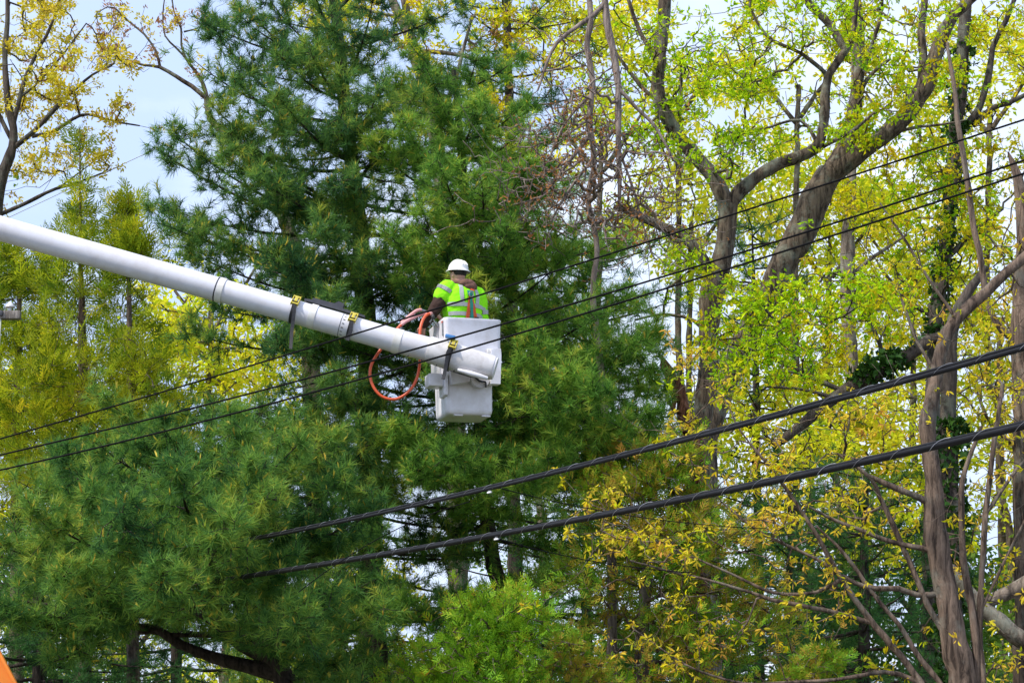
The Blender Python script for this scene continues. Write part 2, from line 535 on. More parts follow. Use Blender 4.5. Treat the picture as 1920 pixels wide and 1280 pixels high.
# ------------------------------------------------------------------ tree growth
class Skel:
    def __init__(s, cap=4096):
        s.P = np.zeros((cap, 3)); s.par = np.full(cap, -1, int); s.R = np.zeros(cap)
        s.D = np.zeros((cap, 3)); s.L = np.zeros(cap); s.tip = np.zeros(cap, bool); s.sc = np.zeros(cap, bool)
        s.n = 0
        s.tubes = []

    def _grow(s, k):
        while s.n + k > len(s.P):
            c = len(s.P)
            s.P = np.concatenate([s.P, np.zeros((c, 3))]); s.par = np.concatenate([s.par, np.full(c, -1, int)])
            s.R = np.concatenate([s.R, np.zeros(c)]); s.D = np.concatenate([s.D, np.zeros((c, 3))])
            s.L = np.concatenate([s.L, np.zeros(c)]); s.tip = np.concatenate([s.tip, np.zeros(c, bool)])
            s.sc = np.concatenate([s.sc, np.zeros(c, bool)])

    def line(s, rows, step=0.18, sides=10, wob=0.5, L0=0.0, tube=True):
        """a limb given by rows x y z r; returns its node indices"""
        q = catmull(rows, step)
        q[:, 3] = np.maximum(q[:, 3], 0.003)
        n = len(q)
        if wob > 0 and n > 3:
            k = rng.normal(0, 1, (n, 3)); k = (k + np.roll(k, 1, 0) + np.roll(k, -1, 0)) / 3
            k[0] = 0; k[-1] = 0
            q[:, :3] += k * (wob * 0.35 * np.minimum(q[:, 3:4], 0.06) + 0.004)
            q[:, 3] *= 1 + rng.normal(0, 0.045, n)
        s._grow(n)
        i0 = s.n
        s.P[i0:i0 + n] = q[:, :3]
        s.R[i0:i0 + n] = q[:, 3]
        s.par[i0] = -1
        s.par[i0 + 1:i0 + n] = np.arange(i0, i0 + n - 1)
        T, _, _ = frames(q[:, :3])
        s.D[i0:i0 + n] = T
        s.L[i0:i0 + n] = L0
        s.sc[i0:i0 + n] = True
        s.n += n
        if tube:
            s.tubes.append((q[:, :3].copy(), q[:, 3].copy(), sides))
        return np.arange(i0, i0 + n)

    def attach(s, A, cand=None, bf=0.25, step=0.22, curl=0.35, jit=0.03, lift=0.0, maxd=None):
        """grow a branch to every attractor from the cheapest node of the candidates, nearest ones first"""
        if len(A) == 0: return np.zeros(0, int)
        lo = s.n
        base = np.arange(s.n) if cand is None else np.asarray(cand)
        d0 = np.array([np.min(np.sum((s.P[base] - a) ** 2, 1)) for a in A])
        tips = []
        for a in A[np.argsort(d0)]:
            C = np.concatenate([base, np.arange(lo, s.n)])
            v = a - s.P[C]
            d = np.sqrt(np.sum(v * v, 1)) + 1e-6
            cs = np.sum(v * s.D[C], 1) / d
            cost = d * (1.35 - 0.35 * cs) + bf * s.L[C]
            j = int(np.argmin(cost)); b = C[j]; dist = d[j]
            if maxd is not None and dist > maxd: continue
            k = max(1, int(math.ceil(dist / step)))
            s._grow(k)
            ctrl = s.P[b] + s.D[b] * dist * curl + rng.normal(0, jit + dist * 0.06, 3) + np.array([0, 0, lift * dist])
            t = (np.arange(1, k + 1) / k)[:, None]
            pts = (1 - t) ** 2 * s.P[b] + 2 * t * (1 - t) * ctrl + t * t * a
            if k > 1: pts[:-1] += rng.normal(0, jit, (k - 1, 3))
            i0 = s.n
            s.P[i0:i0 + k] = pts
            prev = np.concatenate([[s.P[b]], pts[:-1]])
            s.D[i0:i0 + k] = unit(pts - prev)
            s.par[i0] = b
            if k > 1: s.par[i0 + 1:i0 + k] = np.arange(i0, i0 + k - 1)
            s.L[i0:i0 + k] = s.L[b] + dist * np.arange(1, k + 1) / k
            s.n += k
            s.tip[s.n - 1] = True
            tips.append(s.n - 1)
        return np.array(tips, int)

    def wood(s, rt=0.004, ex=0.42, minr=0.0025):
        """V, F of scaffold tubes and of all grown twigs"""
        n = s.n
        cnt = s.tip[:n].astype(float)
        par = s.par[:n]
        for i in range(n - 1, -1, -1):
            p = par[i]
            if p >= 0: cnt[p] += cnt[i]
        r = np.where(s.sc[:n], s.R[:n], np.maximum(rt * np.maximum(cnt, 1) ** ex, minr))
        for i in range(n):
            p = par[i]
            if p >= 0 and not s.sc[i]: r[i] = min(r[i], r[p] * 0.92 + 0.0003)
        g = np.where((par >= 0) & ~s.sc[:n])[0]
        V = []; F = []; off = 0
        if len(g):
            a = s.P[par[g]]; b = s.P[g]
            ra = np.minimum(r[par[g]], r[g] * 1.25); rb = r[g]
            for sel, ns in (((rb < 0.011), 3), ((rb >= 0.011), 6)):
                if not sel.any(): continue
                A, B, RA, RB = a[sel], b[sel], ra[sel], rb[sel]
                t = unit(B - A)
                A = A - t * RA[:, None] * 0.4; B = B + t * RB[:, None] * 0.4
                h = np.where(np.abs(t[:, 2:3]) < 0.9, np.array([[0, 0, 1.0]]), np.array([[1.0, 0, 0]]))
                u = unit(np.cross(t, h)); w = np.cross(t, u)
                an = np.arange(ns) * 2 * math.pi / ns
                ring = np.cos(an)[None, :, None] * u[:, None] + np.sin(an)[None, :, None] * w[:, None]
                VV = np.concatenate([A[:, None] + ring * RA[:, None, None], B[:, None] + ring * RB[:, None, None]], 1)
                m = len(A)
                base = (np.arange(m) * 2 * ns)[:, None]
                j = np.arange(ns); k = (j + 1) % ns
                q = np.stack([j, k, k + ns, j + ns], -1).reshape(1, ns, 4)
                FF = (base[:, :, None] + q).reshape(-1, 4)
                V.append(VV.reshape(-1, 3)); F.append(FF + off); off += m * 2 * ns
        for pts, rad, sides in s.tubes:
            vv, ff = tube_np(pts, rad, sides, False)
            # uneven surface for the thick limbs
            vv = vv + rng.normal(0, 1, vv.shape) * np.repeat(rad, sides)[:, None] * 0.035
            V.append(vv); F.append(np.array(ff) + off); off += len(vv)
        return np.concatenate(V), np.concatenate(F)


# ------------------------------------------------------------------ foliage templates (metres, axis = +z)
def needles(n, length, width, along=0.10, spread=(22, 78), droop=0.0, seed=0):
    r = np.random.default_rng(seed)
    b = np.zeros((n, 3)); b[:, 2] = r.uniform(-along, along * 0.35, n)
    th = np.radians(r.uniform(*spread, n)); ph = r.uniform(0, 2 * math.pi, n)
    d = np.stack([np.sin(th) * np.cos(ph), np.sin(th) * np.sin(ph), np.cos(th)], -1)
    L = length * r.uniform(0.75, 1.1, n)
    side = unit(np.cross(d, r.normal(0, 1, (n, 3))))
    t = b + d * L[:, None]
    V = np.stack([b - side * width / 2, b + side * width / 2, t], 1).reshape(-1, 3)
    F = np.arange(3 * n).reshape(-1, 3)
    tint = np.repeat(r.uniform(-0.2, 0.2, n), 3)
    return V, F, tint


def leaf_mesh(kind):
    """one leaf along +x folded on its midrib: a fan of triangles per half"""
    up = {'oak': [(.22, .13), (.36, .07), (.58, .27), (.70, .13)], 'narrow': [(.35, .14), (.72, .13)],
          'maple': [(.12, .30), (.36, .20), (.48, .48), (.62, .18)], 'simple': [(.48, .27)]}[kind]
    n = len(up)
    V = [(0, 0, 0)] + [(x, y, .38 * y - .26 * x * x) for x, y in up] + [(x, -y, .30 * y - .26 * x * x) for x, y in up] + [(1, 0, -.34)]
    e = 2 * n + 1
    F = []
    L_ = list(range(1, n + 1)) + [e]
    R_ = list(range(n + 1, 2 * n + 1)) + [e]
    for i in range(n):
        F.append((0, L_[i + 1], L_[i])); F.append((0, R_[i], R_[i + 1]))
    return np.array(V, float), np.array(F, int)


def leaf_cluster(kind, n, size, radius, droop, seed, spread=1.0, szj=0.3):
    """a bunch of young leaves at a twig end"""
    r = np.random.default_rng(seed)
    LV, LF = leaf_mesh(kind)
    V = []; F = []; T = []; off = 0
    for i in range(n):
        ph = r.uniform(0, 2 * math.pi); el = r.uniform(-0.5, 1.1)
        d = np.array([math.cos(ph) * math.cos(el), math.sin(ph) * math.cos(el), math.sin(el)]) * spread
        d[2] -= droop
        d = unit(d)
        nrm = unit(np.cross(d, r.normal(0, 1, 3)))
        if abs(nrm[2]) < 0.4: nrm = unit(nrm + np.array([0, 0, 0.5]))
        side = unit(np.cross(nrm, d)); nrm = np.cross(d, side)
        s = size * r.uniform(1 - szj, 1 + szj)
        o = d * radius * r.uniform(0.1, 1) + r.normal(0, radius * 0.35, 3)
        V.append(o + (LV[:, :1] * d + LV[:, 1:2] * side + LV[:, 2:] * nrm) * s)
        F.append(LF + off); off += len(LV)
        T.append(np.full(len(LV), r.uniform(-0.25, 0.25)))
    return np.concatenate(V), np.concatenate(F), np.concatenate(T)


def hanging(n, size, radius, seed):
    """bunch of hanging winged seeds"""
    r = np.random.default_rng(seed)
    V = []; T = []
    for i in range(n):
        o = r.normal(0, radius, 3); o[2] = -abs(o[2]) * 0.8
        s = size * r.uniform(.7, 1.2)
        a = r.uniform(0, math.pi); sd = np.array([math.cos(a), math.sin(a), 0]) * s * 0.2
        d = np.array([r.normal(0, .2), r.normal(0, .2), -1]) * s
        V += [o, o + d * .55 + sd, o + d, o + d * .55 - sd]
        T += [r.uniform(-.3, .3)] * 4
    V = np.array(V)
    b = (np.arange(n) * 4)[:, None]
    F = np.concatenate([b + np.array([[0, 1, 2]]), b + np.array([[0, 2, 3]])])
    return V, F, np.array(T)


def spray(seed, length=0.22, n=11, w=0.012, sub=True):
    """flat feathery cedar spray: a stem with scale leaved side sprigs"""
    r = np.random.default_rng(seed)
    V = []; F = []; T = []

    def strip(a, d, side, L, w):
        k = len(V)
        V.extend([a, a + d * L * .5 + side * w * .62, a + d * L, a + d * L * .5 - side * w * .62])
        F.extend([(k, k + 1, k + 2), (k, k + 2, k + 3)])
        T.extend([r.uniform(-.2, .2)] * 4)

    z = np.array([0, 0, 1.0]); x = np.array([1.0, 0, 0])
    nrm = np.array([0, 1.0, 0])
    strip(np.zeros(3), z, x, length, w * 0.8)
    for i in range(n):
        t = (i + .5) / n
        sg = 1 if i % 2 else -1
        d = unit(z * 0.75 + x * sg * 0.75 + nrm * r.normal(0, .22))
        L = length * (0.62 - 0.42 * t) * r.uniform(.7, 1.2)
        a = z * length * (t * .9)
        strip(a, d, unit(np.cross(nrm, d)), L, w)
        if sub:
            for q in (0.35, 0.65):
                d2 = unit(d + z * 0.6 * r.uniform(.5, 1.3) + x * sg * r.normal(0, .3) + nrm * r.normal(0, .3))
                strip(a + d * L * q, d2, unit(np.cross(nrm, d2)), L * .5, w * .9)
    return np.array(V), np.array(F), np.array(T)


def scatter(templates, pos, axis, scale, tint, roll=None):
    """copies of templates into one real mesh; axis = direction of template +z"""
    if len(pos) == 0: return None
    pos = np.asarray(pos); axis = unit(axis)
    pick = rng.integers(0, len(templates), len(pos))
    Vs = []; Fs = []; Ts = []; off = 0
    for k, (TV, TF, TT) in enumerate(templates):
        s = np.where(pick == k)[0]
        if len(s) == 0: continue
        z = axis[s]
        h = unit(rng.normal(0, 1, (len(s), 3)))
        x = unit(np.cross(h, z)); y = np.cross(z, x)
        VV = (TV[None, :, 0:1] * x[:, None] + TV[None, :, 1:2] * y[:, None] + TV[None, :, 2:3] * z[:, None]) * scale[s][:, None, None] + pos[s][:, None]
        m = len(TV)
        Vs.append(VV.reshape(-1, 3))
        Fs.append((TF[None] + (np.arange(len(s)) * m)[:, None, None] + off).reshape(-1, 3))
        Ts.append((TT[None] + tint[s][:, None]).ravel())
        off += len(s) * m
    return np.concatenate(Vs), np.concatenate(Fs), np.concatenate(Ts)


def merge(parts):
    V = []; F = []; T = []; Mi = []; off = 0
    for p, mi in parts:
        if p is None: continue
        V.append(p[0]); F.append(p[1] + off); T.append(p[2]); Mi.append(np.full(len(p[1]), mi)); off += len(p[0])
    return np.concatenate(V), np.concatenate(F), np.concatenate(T), np.concatenate(Mi)


TUFT = [needles(30, .142, .0088, .09, (18, 80), seed=i) for i in range(6)]
TUFT_FAR = [needles(20, .15, .010, .12, (20, 85), seed=20 + i) for i in range(4)]
CANDLE = [needles(5, .075, .016, .01, (0, 14), seed=40 + i) for i in range(3)]
OAKC = [leaf_cluster('oak', 11, .092, .07, .35, 50 + i) for i in range(6)]
MAPC = [leaf_cluster('maple', 8, .07, .06, .3, 60 + i) for i in range(6)]
DROOP = [leaf_cluster('narrow', 7, .105, .035, .75, 70 + i) for i in range(8)]
TUFTY = [leaf_cluster('simple', 20, .066, .075, .1, 80 + i) for i in range(5)]
SEEDS = [hanging(9, .075, .05, 90 + i) for i in range(5)]
FARC = [leaf_cluster('simple', 10, .125, .15, .2, 100 + i) for i in range(5)]
DEADC = [leaf_cluster('simple', 3, .06, .03, .8, 110 + i) for i in range(4)]
SPRAY = [spray(120 + i, .26, 11, .012) for i in range(6)]
SPRAY_S = [spray(140 + i, .15, 7, .012, True) for i in range(6)]
IVYL = [leaf_cluster('maple', 5, .085, .06, .4, 160 + i) for i in range(4)]


def limb_rows(rows, Y):
    """rows px, py, width px [, extra distance] -> x y z r"""
    out = []
    for r in rows:
        y = Y + (r[3] if len(r) > 3 else 0)
        p = P(r[0], r[1], y)
        out.append([*p, r[2] / 2 * pxm(y)])
    return np.array(out)


def blob(cx, cy, rx, ry, n, Y, dY, sig=0.22, per=13, fill=0.22):
    """attractor points in clumps inside an ellipse of the photograph, spread over a range of distances"""
    k = max(1, int(n / per))
    a = rng.uniform(0, 2 * math.pi, k); q = np.sqrt(rng.uniform(0, 1, k))
    c = PX(cx + rx * q * np.cos(a), cy + ry * q * np.sin(a), Y + rng.uniform(-dY, dY, k))
    idx = rng.integers(0, k, n)
    s = np.where(rng.uniform(0, 1, n) < fill, sig * 2.4, sig)
    pts = c[idx] + rng.normal(0, 1, (n, 3)) * s[:, None] * np.array([1, 1, .75])
    return pts


def to_ground(rows):
    """carry the lowest trunk row down to the ground"""
    r0 = rows[0].copy()
    if r0[2] > 0.05:
        g = r0.copy(); g[2] = -0.1; g[3] = r0[3] * 1.15
        mid = r0.copy(); mid[2] *= .5; mid[3] *= 1.07
        rows = np.concatenate([[g, mid], rows])
    return rows


def tree_root(name, rows, label, cat, group=None):
    o = empty(name, (rows[0][0], rows[0][1], 0))
    tag(o, label, cat, group)
    return o


def finish(root, sk, bark, crown, cmats, rt=.004, cname='crown', wname='trunk', ex=.42):
    V, F = sk.wood(rt, ex)
    link(wname, mesh_np(wname, V, F, smooth_shade=True), root, [bark])
    if crown is not None:
        V, F, T, Mi = crown
        me = mesh_np(cname, V, F, T + 0.5, Mi)
        link(cname, me, root, cmats)


# ------------------------------------------------------------------ pines
def pine(label, trunk, Y, boughs, mat, tmpl=TUFT, auto=None, dens=30, name='pine_tree', group='white pines', sig=1.0, clear=True, scale=1.0, extra_limbs=(), candle=0.3):
    rows = to_ground(limb_rows(trunk, Y))
    root = tree_root(name, rows, label, 'tree', group)
    sk = Skel(30000)
    tn = sk.line(rows, .25, 12)
    for el in extra_limbs:
        sk.line(limb_rows(el, Y), .2, 8)
    nodes_all = np.arange(sk.n)
    B = []
    for (sx, sy, tx, ty, ty_off) in boughs:
        B.append((P(sx, sy, Y), P(tx, ty, Y + ty_off)))
    if auto:
        for (py0, py1, nb, l0, l1, rise0, rise1, azw) in auto:
            z0 = P(0, py0, Y)[2]; z1 = P(0, py1, Y)[2]
            for i in range(nb):
                t = (i + rng.uniform(0, 1)) / nb
                z = z0 + (z1 - z0) * t
                j = nodes_all[np.argmin(np.abs(sk.P[nodes_all, 2] - z) + 0)]
                s = sk.P[j].copy()
                a = i * 2.39996 + rng.uniform(-.3, .3)
                L = (l0 + (l1 - l0) * t) * rng.uniform(.72, 1.12)
                if math.sin(a) > 0.35: L *= 0.8
                L *= 1 + azw * math.cos(a)
                e = s + np.array([math.cos(a) * L, math.sin(a) * L, L * (rise0 + (rise1 - rise0) * t) + rng.normal(0, .08 * L)])
                B.append((s, e))
    tp = []; td = []; tt = []
    for (s, e) in B:
        v = e - s
        L = np.linalg.norm(v)
        if L < .3: continue
        t = np.linspace(0, 1, max(4, int(L / .25)))[:, None]
        ctrl = s + v * .5 + np.array([0, 0, -.10 * L]) + rng.normal(0, .04 * L, 3)
        c = (1 - t) ** 2 * s + 2 * t * (1 - t) * ctrl + t * t * e
        r = (0.010 + 0.0085 * L) * (1 - t[:, 0] * .85)
        idx = sk.line(np.concatenate([c, r[:, None]], 1), .25, 5, .6)
        away = 0.55 if v[1] > 0.4 * L else 1.0
        n = int(dens * L * away * (0.5 + 0.22 * L))
        tq = 1 - rng.uniform(0, 1, n) ** 1.25 * .82
        C = (1 - tq[:, None]) ** 2 * s + 2 * tq[:, None] * (1 - tq[:, None]) * ctrl + tq[:, None] ** 2 * e
        hd = unit(np.array([v[0], v[1], v[2] * .3]))
        sd = unit(np.cross(hd, [0, 0, 1.0])); up = np.cross(sd, hd)
        wd = (0.09 + 0.33 * L * (1 - tq) ** .7 * (0.35 + .65 * tq)) * sig
        A = C + sd * (rng.uniform(-1, 1, n) * wd)[:, None] + up * (rng.normal(.03, .055 + .022 * L, n))[:, None] + hd * rng.normal(.05, .08, n)[:, None]
        if clear:
            A = A[clearance(A)]
        # keep what could show in the picture
        qx, qy, _ = proj(A) if len(A) else (np.zeros(0),) * 3
        A = A[(qx > -160) & (qx < 2080) & (qy > -160) & (qy < 1440)]
        if len(A) == 0: continue
        tips = sk.attach(A, idx[len(idx) // 6:], .22, .16, .45, .012, .05)
        d = sk.D[tips]
        d = unit(d + np.array([0, 0, .45]) + hd * .25 + rng.normal(0, .18, d.shape))
        bt = rng.normal(0, .10)
        tp.append(sk.P[tips]); td.append(d); tt.append(np.full(len(tips), bt) + rng.normal(0, .17, len(tips)))
        # second tuft a little way back on the twig
        back = sk.P[tips] - sk.D[tips] * rng.uniform(.06, .12, (len(tips), 1)) + rng.normal(0, .03, (len(tips), 3))
        kp = rng.uniform(0, 1, len(tips)) < .45
        tp.append(back[kp]); td.append(unit(d[kp] + rng.normal(0, .35, (kp.sum(), 3)))); tt.append(np.full(kp.sum(), bt - .1) + rng.normal(0, .08, kp.sum()))
    tp = np.concatenate(tp); td = np.concatenate(td); tt = np.concatenate(tt)
    parts = [(scatter(tmpl, tp, td, rng.uniform(.8, 1.15, len(tp)) * scale, tt), 0)]
    cs = rng.uniform(0, 1, len(tp)) < candle
    parts.append((scatter(CANDLE, tp[cs] + td[cs] * .02, unit(td[cs] + np.array([0, 0, .8])), rng.uniform(.6, 1.3, cs.sum()), rng.normal(0, .2, cs.sum())), 1))
    finish(root, sk, M['bark_pine'], merge(parts), [mat, M['candle']], .0035)
    return root


# pine behind the boom
pine('tall dark white pine rising behind the boom and bucket', [(702, 1330, 52), (692, 900, 44), (688, 600, 38), (668, 380, 30), (640, 130, 24), (622, -60, 20)], 28.5,
     [(655, 300, 385, 45, -.3), (640, 180, 420, -20, .2), (645, 230, 360, 110, -.8), (665, 420, 292, 275, -.5), (668, 430, 318, 245, -1.2), (672, 480, 285, 385, -.4),
      (675, 500, 305, 420, -1.5), (680, 560, 350, 470, -.9), (668, 400, 400, 200, -1.6), (668, 400, 420, 290, -2.0), (684, 620, 440, 550, -1.5), (655, 300, 440, 150, -1.8), (640, 130, 450, 30, -1.2), (690, 790, 470, 770, -1.8),
      (668, 400, 640, 330, -2.2), (676, 500, 600, 420, -2.4), (684, 560, 690, 470, -2.2), (655, 300, 640, 220, -2.0), (640, 180, 580, 90, -1.8), (640, 130, 630, 50, -1.6), (650, 260, 710, 170, -2.0), (688, 640, 610, 560, -2.6), (690, 760, 640, 700, -2.6), (690, 860, 680, 800, -2.8), (690, 900, 600, 860, -2.4), (692, 960, 720, 900, -2.4),
      (640, 120, 480, -40, -.6), (625, 0, 500, -60, -.8), (668, 420, 480, 330, -2.2), (680, 540, 500, 470, -2.4), (688, 640, 520, 640, -2.4), (655, 300, 520, 180, -2.3)],
     M['pine'], auto=[(1340, 980, 22, 2.2, 2.3, -.12, .0, -.05), (980, 520, 36, 2.3, 2.3, .02, .10, -.05), (520, -40, 36, 2.3, 1.6, .15, .30, 0)], dens=34)

# pine right of the bucket, nearer, bright
pine('bright green white pine with boughs spreading beside the bucket', [(950, 1330, 34), (942, 1130, 30), (926, 1060, 28), (908, 950, 25), (903, 860, 23), (898, 700, 22), (885, 500, 20), (866, 300, 16), (850, 130, 9)], 28.3,
     [(900, 720, 1235, 690, -1.8), (900, 740, 1200, 640, -2.2), (903, 820, 1240, 770, -2.0), (903, 830, 1160, 800, -2.8), (898, 700, 1120, 590, -2.3), (900, 760, 1080, 700, -3.0),
      (896, 650, 1050, 560, -1.6), (896, 640, 1170, 560, -1.4), (898, 690, 1235, 620, -1.2), (900, 720, 1255, 730, -1.0), (900, 760, 1150, 690, -2.0), (896, 640, 1110, 520, -.8), (900, 780, 1225, 830, -1.4), (905, 900, 1100, 900, -1.6), (892, 600, 1060, 480, -1.2), (904, 860, 1060, 850, -2.6), (903, 800, 1120, 740, -3.2), (900, 700, 1010, 640, -2.8), (885, 500, 1080, 420, -1.2), (880, 430, 1010, 330, -1.8),
      (866, 300, 980, 240, -1.5), (870, 350, 760, 230, -2.0), (866, 300, 900, 190, -2.0), (885, 480, 900, 330, -2.6), (880, 450, 820, 300, -2.6), (890, 560, 790, 390, -2.4),
      (885, 500, 950, 430, -2.6), (860, 240, 800, 130, -1.5), (890, 560, 730, 440, -2.2), (900, 760, 1180, 860, -2.2), (905, 880, 1000, 900, -2.8), (905, 880, 780, 880, -2.8),
      (903, 840, 740, 800, -2.6), (903, 850, 850, 850, -3.2)],
     M['pine_front'], auto=[(1340, 1010, 14, 1.9, 2.2, -.15, -.05, .05), (1010, 480, 36, 2.4, 2.2, -.02, .10, .05), (480, 140, 30, 2.1, .9, .15, .35, 0)], dens=37)

# broad pine low in front
pine('broad low white pine with heavy leaning limbs below the boom', [(585, 1480, 50), (532, 1275, 42), (486, 1224, 34), (428, 1183, 28), (390, 1090, 28), (376, 1000, 22), (382, 900, 16), (392, 830, 10)], 24.6,
     [(390, 1090, -40, 1010, -1.2), (390, 1090, 60, 960, -2.4), (380, 1010, 30, 900, -1.0), (376, 980, 110, 860, -2.2), (380, 940, 180, 830, -1.6), (382, 900, 300, 790, -1.6),
      (382, 900, 440, 780, -1.4), (376, 980, 560, 830, -1.8), (380, 1020, 640, 900, -1.6), (390, 1090, 700, 960, -1.3), (380, 1020, 480, 880, -2.8), (380, 1000, 330, 880, -3.2),
      (385, 1060, 230, 960, -3.6), (385, 1060, 420, 990, -3.6), (390, 1090, 540, 1060, -2.2), (400, 1130, 120, 1080, -3.0), (400, 1130, 300, 1080, -3.8), (428, 1183, 620, 1120, -2.6),
      (428, 1183, 560, 1160, -3.2), (460, 1210, 720, 1140, -1.8), (400, 1130, -30, 1130, -1.6), (240, 1171, 20, 1150, -1.6), (240, 1171, 100, 1240, -1.2), (292, 1175, 180, 1130, -2.2),
      (532, 1275, 700, 1230, -1.4), (532, 1275, 650, 1290, -1.8), (376, 980, 620, 820, -.4), (382, 900, 560, 790, -.3), (376, 980, 80, 900, .6), (382, 900, 230, 820, .4), (392, 830, 400, 770, -.2),
      (392, 830, 500, 770, .5), (376, 1000, 500, 930, -3.0), (376, 1000, 180, 930, -2.8), (386, 1070, 640, 1020, -.6), (386, 1070, 60, 1030, .4)],
     M['pine_low'], auto=[(1200, 840, 36, 2.3, 1.5, .05, .25, 0)], dens=42,
     extra_limbs=([(528, 1265, 32), (431, 1240, 24), (337, 1205, 18), (292, 1175, 14), (240, 1171, 9)],))

# pines farther back
pine('far pine with thin crown top above the bright pine', [(968, 1300, 30), (960, 600, 22), (955, 230, 18), (950, 0, 14), (948, -80, 10)], 37,
     [], M['pine_far'], TUFT_FAR, auto=[(420, -60, 46, 2.0, 1.3, .12, .25, 0)], dens=12, scale=1.0, candle=0, group='pines farther back')
pine('dark far pine showing between the two oak trunks', [(1425, 1300, 20), (1418, 800, 14), (1414, 560, 8), (1410, 430, 2)], 38,
     [], M['pine_far'], TUFT_FAR, auto=[(1340, 390, 84, 2.2, 1.1, .0, .2, 0)], dens=13, candle=0, group='pines farther back')
pine('green pine standing behind the amber leaved tree', [(1620, 1350, 24), (1622, 1000, 14), (1625, 880, 3)], 33,
     [], M['pine_far'], TUFT_FAR, auto=[(1290, 900, 60, 2.4, .8, .02, .25, 0)], dens=15, candle=0, group='pines farther back')
pine('shaded pine filling the gap under the bright pine', [(1100, 1350, 22), (1100, 900, 15), (1090, 440, 3)], 34,
     [], M['pine_far'], TUFT_FAR, auto=[(1340, 450, 110, 2.7, 1.2, .02, .2, 0)], dens=15, candle=0, group='pines farther back')
pine('shaded pine behind the leaning limbs of the broad pine', [(330, 1400, 22), (330, 900, 14), (328, 720, 3)], 34,
     [], M['pine_far'], TUFT_FAR, auto=[(1360, 760, 76, 2.6, .9, -.06, .2, 0)], dens=13, candle=0, group='pines farther back')
pine('shaded pine low behind the long amber boughs', [(1480, 1380, 20), (1482, 1000, 12), (1480, 860, 3)], 35,
     [], M['pine_far'], TUFT_FAR, auto=[(1360, 870, 64, 2.4, .9, -.02, .2, 0)], dens=14, candle=0, group='pines farther back')
pine('low dark pine in the shade beneath the cedars', [(70, 1420, 30), (72, 1200, 24), (70, 980, 8)], 29,
     [], M['pine_far'], TUFT_FAR, auto=[(1360, 1000, 50, 2.5, .9, -.08, .2, 0)], dens=15, candle=0, group='pines farther back')


# ------------------------------------------------------------------ broadleaved trees
def broadleaf(label, limbs, Y, regions, mats, tmpls, bark, name='oak_tree', group=None, size=1.0, rt=.004, cat='tree', density2=0.5, bf=.25, step=.2, axis=(0, 0, .35), mix=None, sides=12, curl=.35, jit=.03, lift=0.0, cname='crown', maxd=2.6, bare=0.0):
    rows = limb_rows(limbs[0], Y)
    rows = to_ground(rows)
    root = tree_root(name, rows, label, cat, group)
    sk = Skel(12000)
    sk.line(rows, .2, sides)
    for l in limbs[1:]:
        rr = limb_rows(l, Y)
        sk.line(rr, .16, 10 if rr[0][3] > .05 else 6)
    A = []
    for rg in regions:
        A.append(blob(rg[0], rg[1], rg[2], rg[3], rg[4], Y + (rg[5] if len(rg) > 5 else 0), rg[6] if len(rg) > 6 else 1.2, sig=rg[7] if len(rg) > 7 else .17))
    if A:
        A = np.concatenate(A)
        A = A[clearance(A)]
        A = A[A[:, 2] > .4]
        tips = sk.attach(A, None, bf, step, curl, jit, lift, maxd)
        tips = tips[rng.uniform(0, 1, len(tips)) >= bare]
        d = unit(sk.D[tips] + np.array(axis) + rng.normal(0, .25, (len(tips), 3)))
        pos = sk.P[tips]; tint = rng.normal(0, .14, len(tips))
        # leaves also on the last stretch of each twig
        par = sk.par[tips]
        k = (rng.uniform(0, 1, len(tips)) < density2) & (par >= 0)
        pos = np.concatenate([pos, sk.P[np.maximum(par[k], 0)] + rng.normal(0, .03, (k.sum(), 3))])
        d = np.concatenate([d, unit(d[k] + rng.normal(0, .5, (k.sum(), 3)))])
        tint = np.concatenate([tint, tint[k] + rng.normal(0, .08, k.sum())])
        parts = []
        w = rng.uniform(0, 1, len(pos))
        mix = mix or [1.0] * len(mats)
        edges = np.cumsum([0] + list(np.array(mix) / sum(mix)))
        for i in range(len(mats)):
            s = (w >= edges[i]) & (w < edges[i + 1] + 1e-9)
            parts.append((scatter(tmpls[i], pos[s], d[s], rng.uniform(.7, 1.2, s.sum()) * size, tint[s]), i))
        crown = merge(parts)
    else:
        crown = None
    finish(root, sk, bark, crown, mats, rt, cname)
    return root, sk


